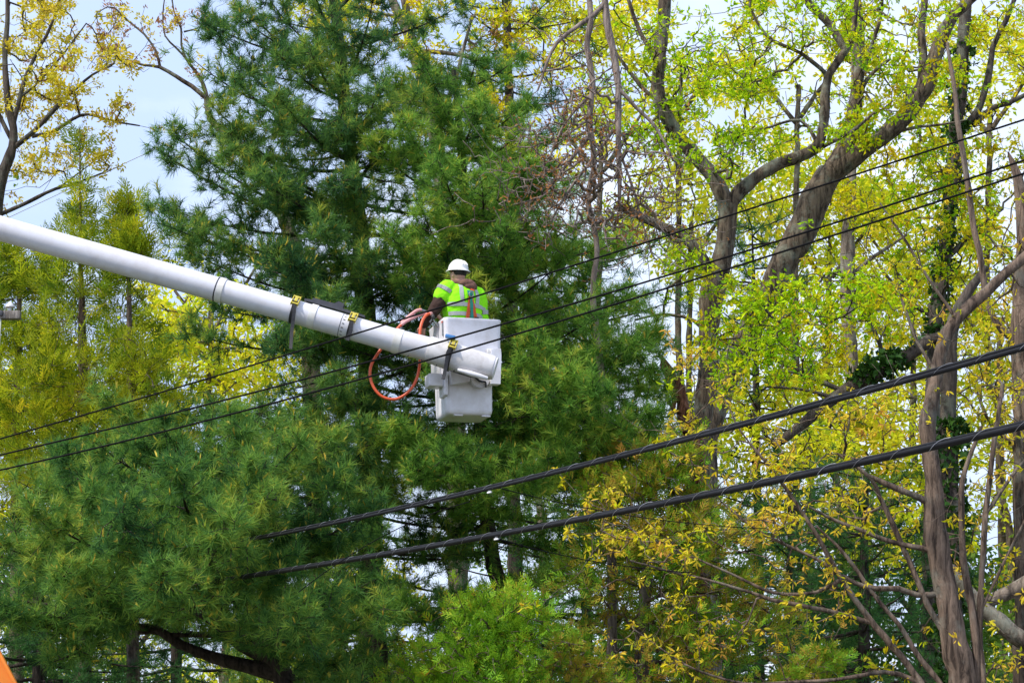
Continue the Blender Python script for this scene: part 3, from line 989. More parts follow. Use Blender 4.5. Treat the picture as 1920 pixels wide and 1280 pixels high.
# centre oak with forked grey limbs
broadleaf('large oak whose trunk forks into two spreading lichen grey limbs',
          [[(1308, 1280, 56), (1308, 850, 46), (1312, 795, 42), (1326, 737, 38), (1331, 620, 38), (1337, 545, 48), (1356, 470, 38), (1364, 385, 36)],
           [(1364, 390, 34), (1340, 338, 30), (1302, 290, 29), (1257, 232, 28), (1236, 180, 27), (1236, 100, 27), (1242, 40, 26), (1248, -60, 24)],
           [(1366, 388, 30), (1402, 345, 26), (1440, 316, 24), (1500, 291, 23), (1533, 277, 22), (1543, 245, 19), (1546, 200, 19), (1553, 140, 17), (1585, 95, 15), (1600, 60, 11), (1608, -30, 8)],
           [(1334, 545, 26), (1318, 490, 22), (1288, 450, 18), (1240, 425, 17), (1190, 400, 15), (1150, 388, 11)],
           [(1550, 140, 9), (1500, 100, 8), (1450, 78, 7), (1425, 50, 6), (1405, 10, 4)],
           [(1586, 94, 15), (1556, 48, 15), (1520, 10, 14), (1490, -40, 12)],
           [(1543, 275, 9), (1600, 245, 7), (1640, 210, 4)],
           [(1532, 270, 8), (1500, 225, 6), (1420, 245, 5), (1360, 250, 3)],
           [(1240, 120, 11), (1200, 60, 9), (1170, -20, 7)],
           [(1237, 190, 10), (1200, 160, 8), (1150, 90, 6)],
           [(1335, 640, 9), (1300, 600, 7), (1240, 590, 5), (1190, 600, 4)]],
          29.5,
          [(1310, 160, 130, 150, 190, -.3, 1.6), (1240, 260, 150, 90, 90, -.5, 1.4), (1420, 90, 140, 110, 120, .2, 1.6), (1480, 210, 130, 90, 60, 0, 1.3), (1580, 60, 90, 90, 70, 0, 1.3), (1180, 90, 80, 90, 60, 0, 1.2),
           (1330, 560, 70, 60, 30, -1.2, .6), (1300, 470, 60, 60, 22, -1.0, .6)],
          [M['lime']], [OAKC], M['bark_oak'], size=.78, group='oaks', bare=.35)

# second oak, leaning
broadleaf('leaning oak with thick grey trunk splitting high beside the forked oak',
          [[(1330, 1250, 50), (1322, 860, 48), (1348, 745, 46), (1392, 645, 48), (1440, 555, 50), (1466, 500, 52), (1500, 440, 54), (1530, 370, 56), (1556, 325, 52)],
           [(1556, 330, 44), (1590, 262, 33), (1604, 200, 28), (1608, 140, 23), (1610, 60, 21), (1602, -50, 18)],
           [(1560, 322, 46), (1600, 292, 40), (1645, 262, 37), (1690, 226, 36), (1732, 168, 34), (1752, 105, 28), (1780, 42, 24), (1838, -20, 18)],
           [(1730, 175, 20), (1732, 120, 18), (1728, 60, 16), (1735, -40, 13)],
           [(1605, 165, 10), (1630, 100, 8), (1650, 30, 7), (1655, -30, 5)],
           [(1600, 215, 9), (1625, 150, 8), (1670, 110, 6)],
           [(1640, 265, 9), (1700, 242, 7), (1760, 235, 5), (1810, 225, 3)]],
          31.5,
          [(1660, 110, 130, 130, 150, 0, 1.6), (1770, 60, 90, 90, 70, 0, 1.5), (1700, 300, 100, 80, 60, -.4, 1.2), (1600, 200, 110, 100, 70, -.3, 1.2)],
          [M['lime'], M['limeyellow']], [OAKC, OAKC], M['bark_oak'], mix=[.6, .4], group='oaks', bare=.3, size=.85)

# ivy tree
_, sk_i = broadleaf('tree with dark ivy covered trunk beside the leaning oak',
          [[(1740, 1250, 34), (1748, 900, 30), (1752, 650, 28), (1768, 500, 28), (1782, 380, 28), (1796, 220, 26), (1808, 60, 24), (1816, -60, 22)],
           [(1795, 240, 15), (1830, 215, 14), (1852, 150, 13), (1862, 88, 11), (1885, 40, 10), (1912, -20, 9)],
           [(1825, 235, 12), (1858, 205, 11), (1890, 195, 10), (1935, 172, 8)],
           [(1770, 490, 12), (1820, 440, 9), (1880, 390, 7)],
           [(1760, 600, 10), (1700, 560, 8), (1650, 500, 6)]],
          33.5,
          [(1840, 120, 110, 130, 90, 0, 1.6), (1790, 330, 110, 120, 130, -.5, 1.4), (1700, 460, 130, 110, 110, -.5, 1.5), (1850, 500, 90, 110, 80, 0, 1.4), (1880, 330, 60, 90, 40, 0, 1.3)],
          [M['limeyellow'], M['lime']], [OAKC, OAKC], M['bark_dark'], mix=[.65, .35], group='oaks', name='ivy_tree', bare=.3, size=.85)

# pale straight trunk behind
broadleaf('slim pale grey trunk standing behind the leaning oak',
          [[(1605, 1250, 20), (1600, 800, 22), (1592, 600, 26), (1588, 480, 27), (1594, 380, 22), (1600, 250, 16), (1604, 100, 10), (1606, -40, 5)],
           [(1592, 520, 9), (1640, 480, 7), (1700, 440, 5)]],
          41.0,
          [(1650, 380, 110, 90, 70, -.4, 1.4), (1600, 560, 130, 90, 90, -.6, 1.5)],
          [M['limeyellow']], [OAKC], M['bark_pale'], group='oaks')

# leaning limb with lime foliage over the lower cables
broadleaf('low limb of lime young leaves leaning across below the forked oak',
          [[(1792, 1290, 40), (1784, 1100, 38), (1780, 900, 34), (1778, 740, 30), (1788, 600, 24), (1850, 500, 12)],
           [(1780, 700, 26), (1758, 632, 25), (1720, 650, 25), (1660, 690, 25), (1580, 736, 24), (1510, 788, 22), (1450, 835, 14)],
           [(1575, 730, 11), (1513, 703, 10), (1447, 670, 9), (1397, 650, 6), (1340, 640, 4)],
           [(1660, 690, 9), (1640, 620, 8), (1600, 560, 6), (1570, 500, 4)],
           [(1560, 745, 8), (1500, 730, 6), (1440, 725, 4)]],
          25.6,
          [(1410, 620, 120, 75, 150, -.4, 1.3), (1540, 590, 80, 60, 60, -.2, 1.2), (1480, 680, 150, 60, 80, -.4, 1.1), (1640, 620, 90, 90, 70, 0, 1.2), (1330, 650, 50, 60, 30, -.3, .8)],
          [M['lime'], M['limeyellow']], [OAKC, OAKC], M['bark_dark'], mix=[.8, .2], group='oaks', bare=.25, size=.76)

# amber leaved tree in front at the right
broadleaf('amber leaved tree with rough broken trunk nearest the lashed cables',
          [[(1812, 1420, 58), (1805, 1290, 54), (1790, 1200, 50), (1768, 1080, 44), (1756, 985, 42), (1752, 900, 30), (1741, 800, 31), (1745, 755, 29), (1757, 690, 26), (1776, 622, 24), (1802, 590, 22), (1850, 552, 21), (1892, 508, 19), (1945, 455, 17)],
           [(1848, 552, 13), (1836, 470, 12), (1822, 400, 12), (1806, 290, 11), (1790, 170, 9), (1776, 80, 6)],
           [(1775, 1190, 13), (1738, 1132, 12), (1710, 1063, 11), (1676, 985, 10), (1651, 933, 9), (1632, 895, 8), (1570, 850, 5)],
           [(1750, 1330, 16), (1727, 1280, 14), (1675, 1211, 13), (1624, 1149, 12), (1575, 1080, 10), (1527, 995, 8), (1486, 933, 7), (1445, 874, 6), (1405, 830, 4)],
           [(1790, 1330, 12), (1761, 1276, 10), (1710, 1211, 10), (1685, 1170, 9), (1651, 1129, 8), (1589, 1046, 7), (1530, 985, 4)],
           [(1640, 1168, 9), (1569, 1149, 8), (1500, 1135, 8), (1445, 1125, 7), (1410, 1111, 6), (1331, 1087, 5), (1280, 1076, 5), (1180, 1050, 3, -.5)],
           [(1578, 1085, 8), (1530, 1110, 7), (1472, 1113, 6), (1428, 1104, 6), (1376, 1077, 5), (1280, 1037, 4), (1170, 985, 3, -.5)],
           [(1575, 1078, 7), (1527, 1046, 6), (1472, 1019, 6), (1428, 998, 5), (1397, 977, 4), (1352, 940, 3)],
           [(1748, 1032, 12), (1700, 1022, 10), (1651, 1008, 9), (1606, 991, 8), (1555, 970, 6), (1500, 940, 3)],
           [(1748, 945, 14), (1712, 926, 12), (1658, 905, 11), (1622, 889, 8)],
           [(1762, 1112, 12), (1720, 1115, 11), (1685, 1104, 10), (1644, 1104, 10), (1603, 1091, 8), (1578, 1078, 7)],
           [(1735, 1288, 10), (1710, 1273, 9), (1658, 1259, 8), (1572, 1273, 7), (1480, 1278, 6), (1400, 1282, 5), (1331, 1263, 4), (1270, 1236, 3), (1190, 1180, 2.5)],
           [(1835, 1330, 18), (1830, 1240, 15), (1820, 1132, 14), (1806, 1046, 13), (1802, 926, 12), (1810, 880, 9), (1840, 800, 6)],
           [(1842, 1330, 14), (1838, 1184, 12), (1843, 1046, 12), (1850, 943, 11), (1862, 840, 10), (1880, 720, 8)],
           [(1836, 1150, 6), (1870, 1080, 6), (1905, 1010, 5), (1940, 930, 4)],
           [(1850, 960, 8), (1890, 900, 7), (1935, 850, 6)],
           [(1795, 600, 7), (1740, 520, 6), (1690, 440, 5), (1650, 380, 3)],
           [(1757, 700, 8), (1720, 640, 6), (1690, 560, 5)]],
          21.5,
          [(1180, 1010, 110, 80, 62, .3, .7, .13), (1340, 990, 130, 90, 89, .2, .9, .13), (1500, 960, 130, 110, 107, .2, 1.0, .14), (1230, 1190, 110, 70, 53, .3, .7, .13), (1450, 1120, 160, 90, 79, .2, .9, .14),
           (1650, 1000, 110, 110, 79, .2, 1.0, .14), (1560, 830, 150, 90, 89, .5, 1.0, .15), (1370, 830, 110, 90, 71, .4, .9, .14), (1780, 780, 130, 110, 71, .3, 1.1, .16), (1850, 980, 80, 150, 62, .3, 1.2, .16),
           (1860, 620, 90, 100, 62, .3, 1.2, .16), (1700, 540, 110, 110, 53, .6, 1.2, .18), (1700, 1200, 110, 60, 26, .2, .8, .14), (1100, 920, 50, 40, 18, 0, .5, .1), (1300, 700, 60, 70, 34, 1.0, .8, .14), (1880, 1180, 50, 80, 18, .2, .8, .14)],
          [M['amber'], M['limeyellow']], [DROOP, DROOP], M['bark_red'], mix=[.68, .32], name='amber_tree', rt=.0028, bf=.2, step=.14, bare=.48, size=.57, axis=(0, 0, .8), curl=.5, jit=.014, density2=.6, maxd=1.6)

# right edge
broadleaf('thick grey trunk cut by the picture edge with small broken snag',
          [[(1935, 1400, 60), (1928, 1000, 56), (1922, 760, 48), (1914, 600, 40), (1922, 450, 36), (1914, 360, 24), (1900, 310, 14), (1890, 285, 3)],
           [(1916, 640, 16), (1880, 620, 14), (1850, 570, 10), (1845, 520, 7)],
           [(1925, 420, 12), (1950, 250, 10), (1960, 100, 8)],
           [(1918, 840, 9), (1860, 800, 7), (1830, 730, 5)]],
          26.5,
          [(1890, 700, 80, 120, 80, 0, 1.2), (1880, 450, 70, 90, 50, 0, 1.2), (1880, 900, 60, 100, 50, .3, 1.2)],
          [M['limeyellow'], M['amber']], [OAKC, DROOP], M['bark_red'], name='edge_tree', mix=[.5, .5], bare=.4, size=.75)
broadleaf('fallen pale limb propped behind the amber leaved tree trunk',
          [[(1950, 1250, 36), (1900, 1190, 32), (1850, 1145, 30), (1800, 1090, 26), (1770, 1060, 20)], [(1940, 1085, 30), (1890, 1110, 28), (1850, 1130, 20)]], 23.5,
          [], [M['amber']], [DROOP], M['bark_pale'], name='fallen_limb', cat='dead limb')

# bare hanging dead branches
_, sk_d = broadleaf('bare dead tree with drooping grey twigs right above the bright pine',
          [[(1150, 1250, 18), (1138, 800, 15), (1112, 560, 11), (1120, 470, 10), (1104, 380, 11), (1114, 300, 10), (1106, 230, 12), (1112, 160, 11), (1102, 90, 12), (1108, 30, 11), (1098, -60, 10)],
           [(1138, -60, 15), (1136, 20, 14), (1143, 70, 14), (1152, 120, 14), (1158, 165, 13), (1160, 230, 12), (1158, 290, 10), (1162, 350, 8), (1158, 410, 5)],
           [(1134, 5, 11), (1110, 32, 10), (1075, 55, 8), (1045, 80, 7), (1025, 120, 5), (1008, 170, 4)],
           [(1158, 165, 9), (1190, 200, 8), (1230, 240, 6), (1262, 300, 4)],
           [(1108, 250, 8), (1070, 300, 7), (1030, 350, 5), (980, 410, 3)],
           [(1150, 245, 7), (1110, 300, 6), (1070, 350, 5), (1030, 420, 3)],
           [(1160, 280, 7), (1180, 330, 5), (1200, 400, 4), (1220, 470, 2)],
           [(1106, 180, 7), (1060, 230, 5), (1030, 300, 4)]],
          26.3,
          [(1080, 330, 110, 110, 560, -.5, .8, .2), (1170, 340, 90, 110, 430, -.5, .8, .2), (1020, 390, 70, 70, 160, -.4, .6, .18), (1090, 190, 90, 90, 170, -.2, .8, .2), (1200, 420, 90, 60, 120, -.3, .6, .18), (1060, 90, 60, 60, 40, 0, .7, .2)],
          [M['deadleaf']], [DEADC], M['bark_dead'], name='dead_tree', rt=.0052, bf=.1, step=.12, curl=.1, jit=.02, lift=-.15, axis=(0, 0, -.6), density2=0, cname='dead_leaves', size=.75, bare=.55)

# yellow flowering maple in the corner
broadleaf('yellow flowering maple spreading bare limbs above the boom',
          [[(-30, 1300, 40), (-25, 700, 36), (-12, 430, 32), (0, 340, 26), (20, 290, 20), (24, 240, 16), (16, 190, 13), (10, 110, 11), (14, 20, 9), (10, -50, 7)],
           [(22, 280, 12), (55, 255, 11), (85, 225, 10), (110, 195, 9), (145, 165, 7), (175, 140, 5), (205, 125, 4)],
           [(60, 256, 9), (105, 245, 8), (135, 225, 7), (165, 215, 6), (215, 228, 4), (262, 236, 3)],
           [(24, 240, 10), (35, 190, 9), (50, 140, 8), (70, 100, 7), (95, 50, 6), (120, -20, 4)],
           [(0, 402, 9), (40, 385, 8), (70, 370, 8), (105, 355, 7), (140, 345, 5), (190, 325, 3)],
           [(105, 355, 4), (140, 330, 3), (180, 300, 2)],
           [(20, 260, 8), (0, 220, 8), (-20, 180, 7)],
           [(40, 180, 6), (75, 150, 5), (120, 100, 4), (150, 60, 3)]],
          31.0,
          [(90, 130, 110, 110, 190, 0, 1.3, .17), (180, 130, 70, 70, 60, 0, 1.0, .16), (40, 60, 70, 80, 60, 0, 1.2, .17), (225, 225, 45, 22, 22, 0, .4, .12), (130, 210, 70, 40, 35, 0, .8, .15), (120, 310, 85, 45, 60, 0, .7, .15), (20, 340, 40, 50, 36, 0, .7, .16), (110, 20, 120, 50, 60, 0, 1.0, .17), (200, 310, 35, 20, 12, 0, .4, .1)],
          [M['yellow'], M['samara']], [TUFTY, SEEDS], M['bark_dark'], name='maple_tree', mix=[.85, .15], rt=.0036, group='maples', jit=.02, curl=.5, maxd=1.9, bare=.25, size=.82)

# maple with hanging seeds arching out from behind the pine
broadleaf('maple branch with hanging tan seeds arching out from the dark pine',
          [[(600, 1300, 40), (590, 800, 36), (560, 500, 30), (500, 330, 24), (450, 275, 18), (412, 245, 15), (393, 222, 13), (388, 185, 12)],
           [(388, 185, 10), (360, 162, 9), (330, 142, 8), (300, 126, 7), (268, 122, 5), (240, 112, 4), (215, 112, 3)],
           [(388, 185, 8), (380, 160, 7), (365, 132, 6), (350, 112, 5), (340, 85, 4), (340, 55, 4), (325, 20, 3), (320, -30, 2.5)],
           [(300, 126, 6), (290, 95, 5), (270, 65, 4), (240, 40, 4), (215, 15, 3)],
           [(352, 115, 4), (330, 90, 4), (310, 68, 3), (305, 30, 3), (310, -20, 2)],
           [(345, 60, 4), (365, 55, 3), (385, 45, 2.5)]],
          32.5,
          [(250, 60, 80, 60, 60, 0, .8, .12), (330, 30, 60, 50, 40, 0, .7, .12), (215, 70, 40, 40, 20, 0, .5, .1), (275, 100, 25, 12, 8, 0, .3, .08), (375, 125, 18, 18, 8, 0, .3, .06), (380, 180, 20, 25, 8, 0, .3, .06)],
          [M['samara'], M['yellow']], [SEEDS, TUFTY], M['bark_oak'], name='maple_tree', mix=[.85, .15], rt=.003, group='maples', jit=.015, density2=.3, maxd=1.5, size=.85)
broadleaf('far maple with twin grey stems over the top of the pines',
          [[(860, 1300, 40), (850, 600, 34), (815, 250, 26), (784, 120, 24), (765, 60, 20), (738, 0, 17), (720, -50, 14)],
           [(785, 120, 18), (765, 40, 16), (748, -50, 14)],
           [(780, 95, 10), (830, 98, 9), (880, 108, 8), (910, 112, 5)],
           [(815, 250, 9), (850, 160, 8), (870, 90, 7), (885, 30, 5)],
           [(740, 30, 7), (690, 20, 6), (650, 10, 4)]],
          36.0,
          [(700, 40, 120, 60, 80, 0, 1.2, .2), (850, 60, 110, 80, 100, 0, 1.3, .2), (620, 30, 70, 60, 50, 0, 1.0, .18), (930, 120, 80, 80, 60, 0, 1.2, .2), (1000, 60, 90, 80, 70, 0, 1.2, .2), (960, 230, 90, 60, 60, -.6, 1.2, .2)],
          [M['limeyellow'], M['samara']], [TUFTY, SEEDS], M['bark_pale'], name='maple_tree', mix=[.7, .3], rt=.004, group='maples')

# broken reddish snag by the oak
sn = MB()
rows = limb_rows([(1300, 1300, 40), (1300, 860, 34), (1290, 800, 30), (1275, 745, 26), (1262, 715, 22), (1248, 685, 16), (1240, 668, 5)], 28.6)
rows = to_ground(rows)
q = catmull(rows, .12)
V, F = tube_np(q[:, :3], q[:, 3] * (1 + rng.normal(0, .12, len(q))), 9, True)
V = V + rng.normal(0, .018, V.shape)
sn.add(V, F)
for k in range(7):
    a = P(1262 + rng.uniform(-10, 14), 740 + rng.uniform(-20, 40), 28.5)
    b = a + np.array([rng.normal(0, .06), rng.normal(-.06, .05), rng.uniform(.12, .4)])
    sn.tube([a, (a + b) / 2 + rng.normal(0, .015, 3), b], [.03, .02, .003], 5)
r_ = tree_root('broken_snag', rows, 'splintered reddish brown snag leaning at the foot of the forked oak', 'dead trunk')
sn.build('trunk', M['bark_snag'], r_)


# ------------------------------------------------------------------ cedars and junipers
def conifer_cloud(label, trunk, Y, regions, mat, tmpl, name, group, size=1.0, bark=None, limbs=(), rt=.0035, axis=(0, 0, .9), step=.18, bf=.3):
    rows = to_ground(limb_rows(trunk, Y))
    root = tree_root(name, rows, label, 'tree', group)
    sk = Skel(16000)
    sk.line(rows, .2, 8)
    for l in limbs:
        sk.line(limb_rows(l, Y), .16, 6)
    A = np.concatenate([blob(rg[0], rg[1], rg[2], rg[3], rg[4], Y + (rg[5] if len(rg) > 5 else 0), rg[6] if len(rg) > 6 else .8, sig=rg[7] if len(rg) > 7 else .16, per=4) for rg in regions])
    A = A[clearance(A)]
    A = A[A[:, 2] > .5]
    tips = sk.attach(A, None, bf, step, .45, .015, .12)
    d = unit(sk.D[tips] + np.array(axis) + rng.normal(0, .3, (len(tips), 3)))
    pos = sk.P[tips]
    tint = rng.normal(0, .13, len(tips))
    pp = [pos]; dd = [d]; tt = [tint]
    for rep in range(2):
        pp.append(pos - sk.D[tips] * rng.uniform(.05, .18, (len(tips), 1)) + rng.normal(0, .05, pos.shape)); dd.append(unit(d + rng.normal(0, .45, d.shape))); tt.append(tint + rng.normal(0, .08, len(tips)))
    pos = np.concatenate(pp); d = np.concatenate(dd); tint = np.concatenate(tt)
    crown = merge([(scatter(tmpl, pos, d, rng.uniform(.7, 1.2, len(pos)) * size, tint), 0)])
    finish(root, sk, bark or M['bark_red'], crown, [mat], rt)
    return root


conifer_cloud('tall yellow green cedar with thin feathery spire behind the boom', [(158, 1250, 30), (156, 800, 22), (153, 560, 11), (152, 430, 6), (150, 330, 4), (149, 240, 2)], 30.0,
              [(150, 320, 7, 60, 16, 0, .1, .03), (150, 420, 22, 70, 36, 0, .25, .08), (150, 530, 70, 80, 90, 0, .8), (140, 680, 120, 100, 180, -.2, 1.1), (190, 800, 140, 90, 150, -.2, 1.1), (130, 900, 130, 80, 110, 0, 1.0)],
              M['cedar'], SPRAY, 'cedar_tree', 'feathery cedars', size=1.12)
conifer_cloud('shorter olive cedar spire between the tall cedar and dark pine', [(250, 1250, 26), (246, 800, 18), (242, 600, 10), (240, 480, 6), (238, 385, 2)], 29.4,
              [(238, 420, 14, 40, 40, 0, .15, .06), (242, 480, 30, 50, 70, 0, .35, .09), (250, 640, 50, 80, 70, 0, .8), (260, 790, 90, 60, 100, 0, .9)],
              M['cedar'], SPRAY, 'cedar_tree', 'feathery cedars', size=1.12)
conifer_cloud('bushy cedar beside the utility pole arm', [(30, 1250, 28), (32, 800, 18), (36, 560, 9), (40, 470, 3)], 31.0,
              [(40, 500, 50, 40, 60, 0, .5, .1), (35, 580, 70, 70, 120, 0, .8), (40, 720, 90, 100, 170, 0, 1.0), (30, 850, 80, 80, 110, 0, 1.0), (60, 960, 90, 60, 60, 0, 1.0)],
              M['cedar'], SPRAY, 'cedar_tree', 'feathery cedars', size=1.12)
conifer_cloud('bright green juniper with round crown low under the bucket', [(905, 1450, 26), (910, 1280, 20), (935, 1180, 14), (960, 1120, 5)], 23.5,
              [(965, 1160, 60, 55, 190, 0, .5, .08), (905, 1200, 70, 60, 170, 0, .6, .09), (860, 1250, 90, 60, 210, 0, .7, .09), (950, 1260, 80, 60, 200, -.2, .6, .09), (800, 1290, 60, 40, 100, 0, .5, .09), (870, 1140, 30, 30, 30, 0, .3, .07)],
              M['juniper'], SPRAY_S, 'juniper_tree', 'junipers', size=.9)
conifer_cloud('tall rust flecked juniper behind the amber leaves', [(1200, 1450, 34), (1205, 1200, 26), (1215, 1000, 18), (1230, 880, 8)], 25.8,
              [(1250, 860, 60, 40, 120, 0, .5, .1), (1150, 900, 70, 60, 150, 0, .7, .1), (1220, 960, 120, 80, 260, 0, .9, .11), (1180, 1090, 130, 100, 300, 0, 1.0, .11), (1330, 1080, 110, 110, 230, 0, .9, .11), (1250, 1220, 140, 80, 230, 0, 1.0, .11), (1420, 1180, 100, 90, 130, .2, .8, .12)],
              M['juniper_brown'], SPRAY_S, 'juniper_tree', 'junipers', size=1.05)
conifer_cloud('small rusty juniper between the two larger junipers', [(1075, 1450, 16), (1072, 1280, 10), (1066, 1200, 3)], 24.4,
              [(1062, 1215, 30, 35, 70, 0, .25, .07), (1080, 1270, 60, 40, 120, 0, .4, .08), (1130, 1290, 50, 40, 70, 0, .4, .08)],
              M['juniper_brown'], SPRAY_S, 'juniper_tree', 'junipers', size=.8)
conifer_cloud('rusty low juniper at the foot of the amber leaved tree', [(1540, 1450, 16), (1536, 1290, 10), (1530, 1240, 3)], 25.2,
              [(1530, 1255, 60, 30, 110, 0, .4, .08), (1480, 1290, 60, 30, 80, 0, .4, .08)],
              M['juniper_brown'], SPRAY_S, 'juniper_tree', 'junipers', size=.85)

# ------------------------------------------------------------------ far trees filling behind
FAR = [
    ('far yellow tree glowing between the cedars and the dark pine', 400, 46, [(400, 640, 110, 90, 260), (330, 580, 70, 60, 80), (480, 720, 80, 60, 90)], 'farleaf', 560),
    ('far green yellow tree low behind the cedars', 120, 50, [(120, 760, 170, 130, 260), (60, 980, 150, 110, 140)], 'farleaf', 700),
    ('far pale tree showing through under the broad pine', 240, 52, [(220, 1200, 240, 90, 230)], 'farleaf', 1180),
    ('far light green tree low between broad pine and juniper', 640, 50, [(640, 1190, 170, 110, 240), (760, 1120, 80, 80, 60)], 'farleaf', 1150),
    ('far yellow tree behind the dead hanging twigs', 1130, 44, [(1080, 130, 160, 120, 90), (1180, 300, 150, 130, 80)], 'farleaf', 260),
    ('far yellow tree behind the forked oak', 1300, 47, [(1290, 420, 150, 130, 240), (1420, 330, 120, 120, 110)], 'farleaf', 420),
    ('far golden tree behind the slim pale trunk', 1560, 45, [(1560, 420, 150, 130, 260), (1520, 600, 170, 120, 230)], 'farleaf', 460),
    ('far golden tree right of the ivy covered trunk', 1720, 47, [(1730, 430, 150, 130, 260), (1740, 640, 170, 130, 240)], 'farleaf', 480),
    ('far golden tree behind the picture edge trunk', 1880, 44, [(1880, 560, 100, 150, 130), (1880, 880, 100, 140, 130)], 'farleaf', 600),
    ('far tree of yellow leaves behind the lower cables', 1500, 37.5, [(1480, 840, 190, 120, 230), (1650, 900, 130, 150, 260)], 'farleaf', 820),
    ('far green tree low behind the amber leaved tree', 1720, 38.5, [(1680, 1080, 170, 150, 330), (1850, 1200, 110, 100, 170)], 'fargreen', 1080),
    ('far green tree low behind the tall rusty juniper', 1330, 48, [(1330, 1120, 200, 150, 260)], 'fargreen', 1100),
    ('far thin tree of small leaves above the leaning oak fork', 1500, 43, [(1480, 120, 190, 130, 140), (1700, 130, 170, 130, 130)], 'farleaf', 160),
    ('far thin tree of small leaves above the picture edge trunk', 1860, 45, [(1850, 160, 120, 170, 140)], 'farleaf', 180),
    ('far thin tree rising over the dead hanging twigs', 1280, 46, [(1260, 110, 150, 120, 120), (1020, 60, 130, 90, 90)], 'farleaf', 150),
    ('far yellow tree standing past the picture edge trunk', 2130, 42, [(2120, 250, 170, 250, 200), (2120, 750, 170, 250, 200), (2120, 1150, 170, 150, 110)], 'farleaf', 300),
    ('far green tree standing past the yellow flowering maple', -190, 44, [(-190, 500, 170, 250, 160), (-190, 950, 170, 250, 160)], 'fargreen', 450),
    ('far low yellow green bush under the cedars', 90, 41, [(90, 1090, 170, 90, 150), (60, 1260, 170, 90, 170)], 'fargreen', 1150),
    ('far low bush showing under the leaning limbs of the broad pine', 420, 43, [(420, 1290, 190, 80, 190)], 'farleaf', 1280),
    ('far low green bush behind the bright juniper', 760, 40, [(760, 1270, 170, 80, 190), (990, 1290, 120, 70, 110)], 'fargreen', 1270),
    ('far low green bush behind the small rusty juniper', 1180, 42, [(1180, 1280, 160, 80, 170)], 'fargreen', 1270),
    ('far low bush behind the amber leaved tree foot', 1560, 40, [(1560, 1290, 190, 80, 190), (1850, 1290, 140, 80, 140)], 'fargreen', 1280),
    ('far dull green tree behind the bright pine', 1000, 50, [(1010, 520, 130, 120, 150), (960, 1010, 170, 90, 110)], 'fargreen', 520),
]
for (lab, tx, Y, regs, mt, ytop) in FAR:
    rg = [(a, b, c, d, e, 0, 2.2, .34) for (a, b, c, d, e) in regs]
    broadleaf(lab, [[(tx + 25, 1300, 17), (tx + 14, (1300 + ytop) / 2 + 60, 15), (tx - 8, (1300 + ytop) / 2 - 60, 13), (tx - 4, ytop, 10)], [(tx, ytop + 60, 10), (tx + 50, ytop - 10, 7), (tx + 80, ytop - 60, 4)], [(tx, ytop + 80, 10), (tx - 55, ytop + 10, 7), (tx - 90, ytop - 40, 4)]],
              Y, rg, [M[mt]], [FARC], M['bark_oak'], name='background_tree', group='trees far behind', rt=.006, step=.35, jit=.05, maxd=5, density2=.7, sides=7, bare=.1)

# ------------------------------------------------------------------ ivy on trunks
def ivy(label, path, Y, n, spread=1.35):
    rows = catmull(limb_rows(path, Y), .1)
    k = rng.integers(0, len(rows), n)
    a = rng.uniform(0, 2 * math.pi, n)
    d = np.stack([np.cos(a), np.sin(a), np.full(n, .15)], -1)
    pos = rows[k, :3] + d * (rows[k, 3:4] * rng.uniform(.95, spread + .25, (n, 1)) + .02) + rng.normal(0, .03, (n, 3))
    cr = merge([(scatter(IVYL, pos, unit(d + rng.normal(0, .3, d.shape)), rng.uniform(.7, 1.2, n), rng.normal(0, .15, n)), 0)])
    root = empty('ivy_plant', (rows[0, 0], rows[0, 1], 0))
    tag(root, label, 'ivy')
    V, F, T, Mi = cr
    link('leaves', mesh_np('ivy_leaves', V, F, T + .5, Mi), root, [M['ivy']])
    st = MB()
    for s in range(3):
        ph = rng.uniform(0, 6.28)
        tt = np.linspace(0, 1, len(rows))
        off = np.stack([np.cos(ph + tt * 9), np.sin(ph + tt * 9), tt * 0], -1) * (rows[:, 3:4] * 1.02)
        st.tube(rows[:, :3] + off, .012, 5)
    st.build('stem', M['bark_dark'], root)


ivy('dark ivy climbing the trunk beside the leaning oak', [(1752, 650, 30), (1768, 500, 28), (1782, 380, 28), (1796, 220, 26), (1806, 90, 24)], 33.5, 230, .9)
ivy('dark ivy mass on the trunk behind the amber leaved tree', [(1785, 1290, 40), (1780, 1100, 40), (1780, 960, 38), (1778, 800, 34)], 25.6, 330, .9)
ivy('small dark ivy clump on the low leaning limb', [(1620, 712, 26), (1650, 692, 30), (1690, 665, 26)], 25.6, 90)

print('trees done', round(time.time() - T0, 1), 's; tris', TRI)
# ================================================================== aerial lift
def lineP(a, b, t):
    return np.asarray(a) + (np.asarray(b) - np.asarray(a)) * t


YB = 24.25
m1 = pxm(YB)
A0 = P(-420, 308, YB); A1 = P(0, 428, YB); A2 = P(410, 543, YB); A3 = P(744, 639.5, YB); A4 = P(805, 655, YB); A5 = P(925, 690, YB)
lift_root = empty('aerial_lift', (A0[0] - .6, YB, 0))
tag(lift_root, 'white bucket truck boom reaching down to a fibreglass bucket', 'boom lift')
RB = 23 * m1
# outer and inner boom tube with a visible step at the collar
b = MB()
b.tube([A0, A1, lineP(A1, A2, .5), A2], [RB * 1.05, RB * 1.03, RB * 1.02, RB * 1.01], 40)
boom = b.build('boom', M['white_clean'], lift_root)
b = MB()
c0 = lineP(A2, A3, .002)
b.tube([lineP(A1, A2, .97), A2, lineP(A2, A3, .5), A3, A4], [RB * .97, RB * .975, RB * .98, RB * .985, RB * 1.0], 40)
inner = b.build('inner_boom', M['white_clean'], lift_root)


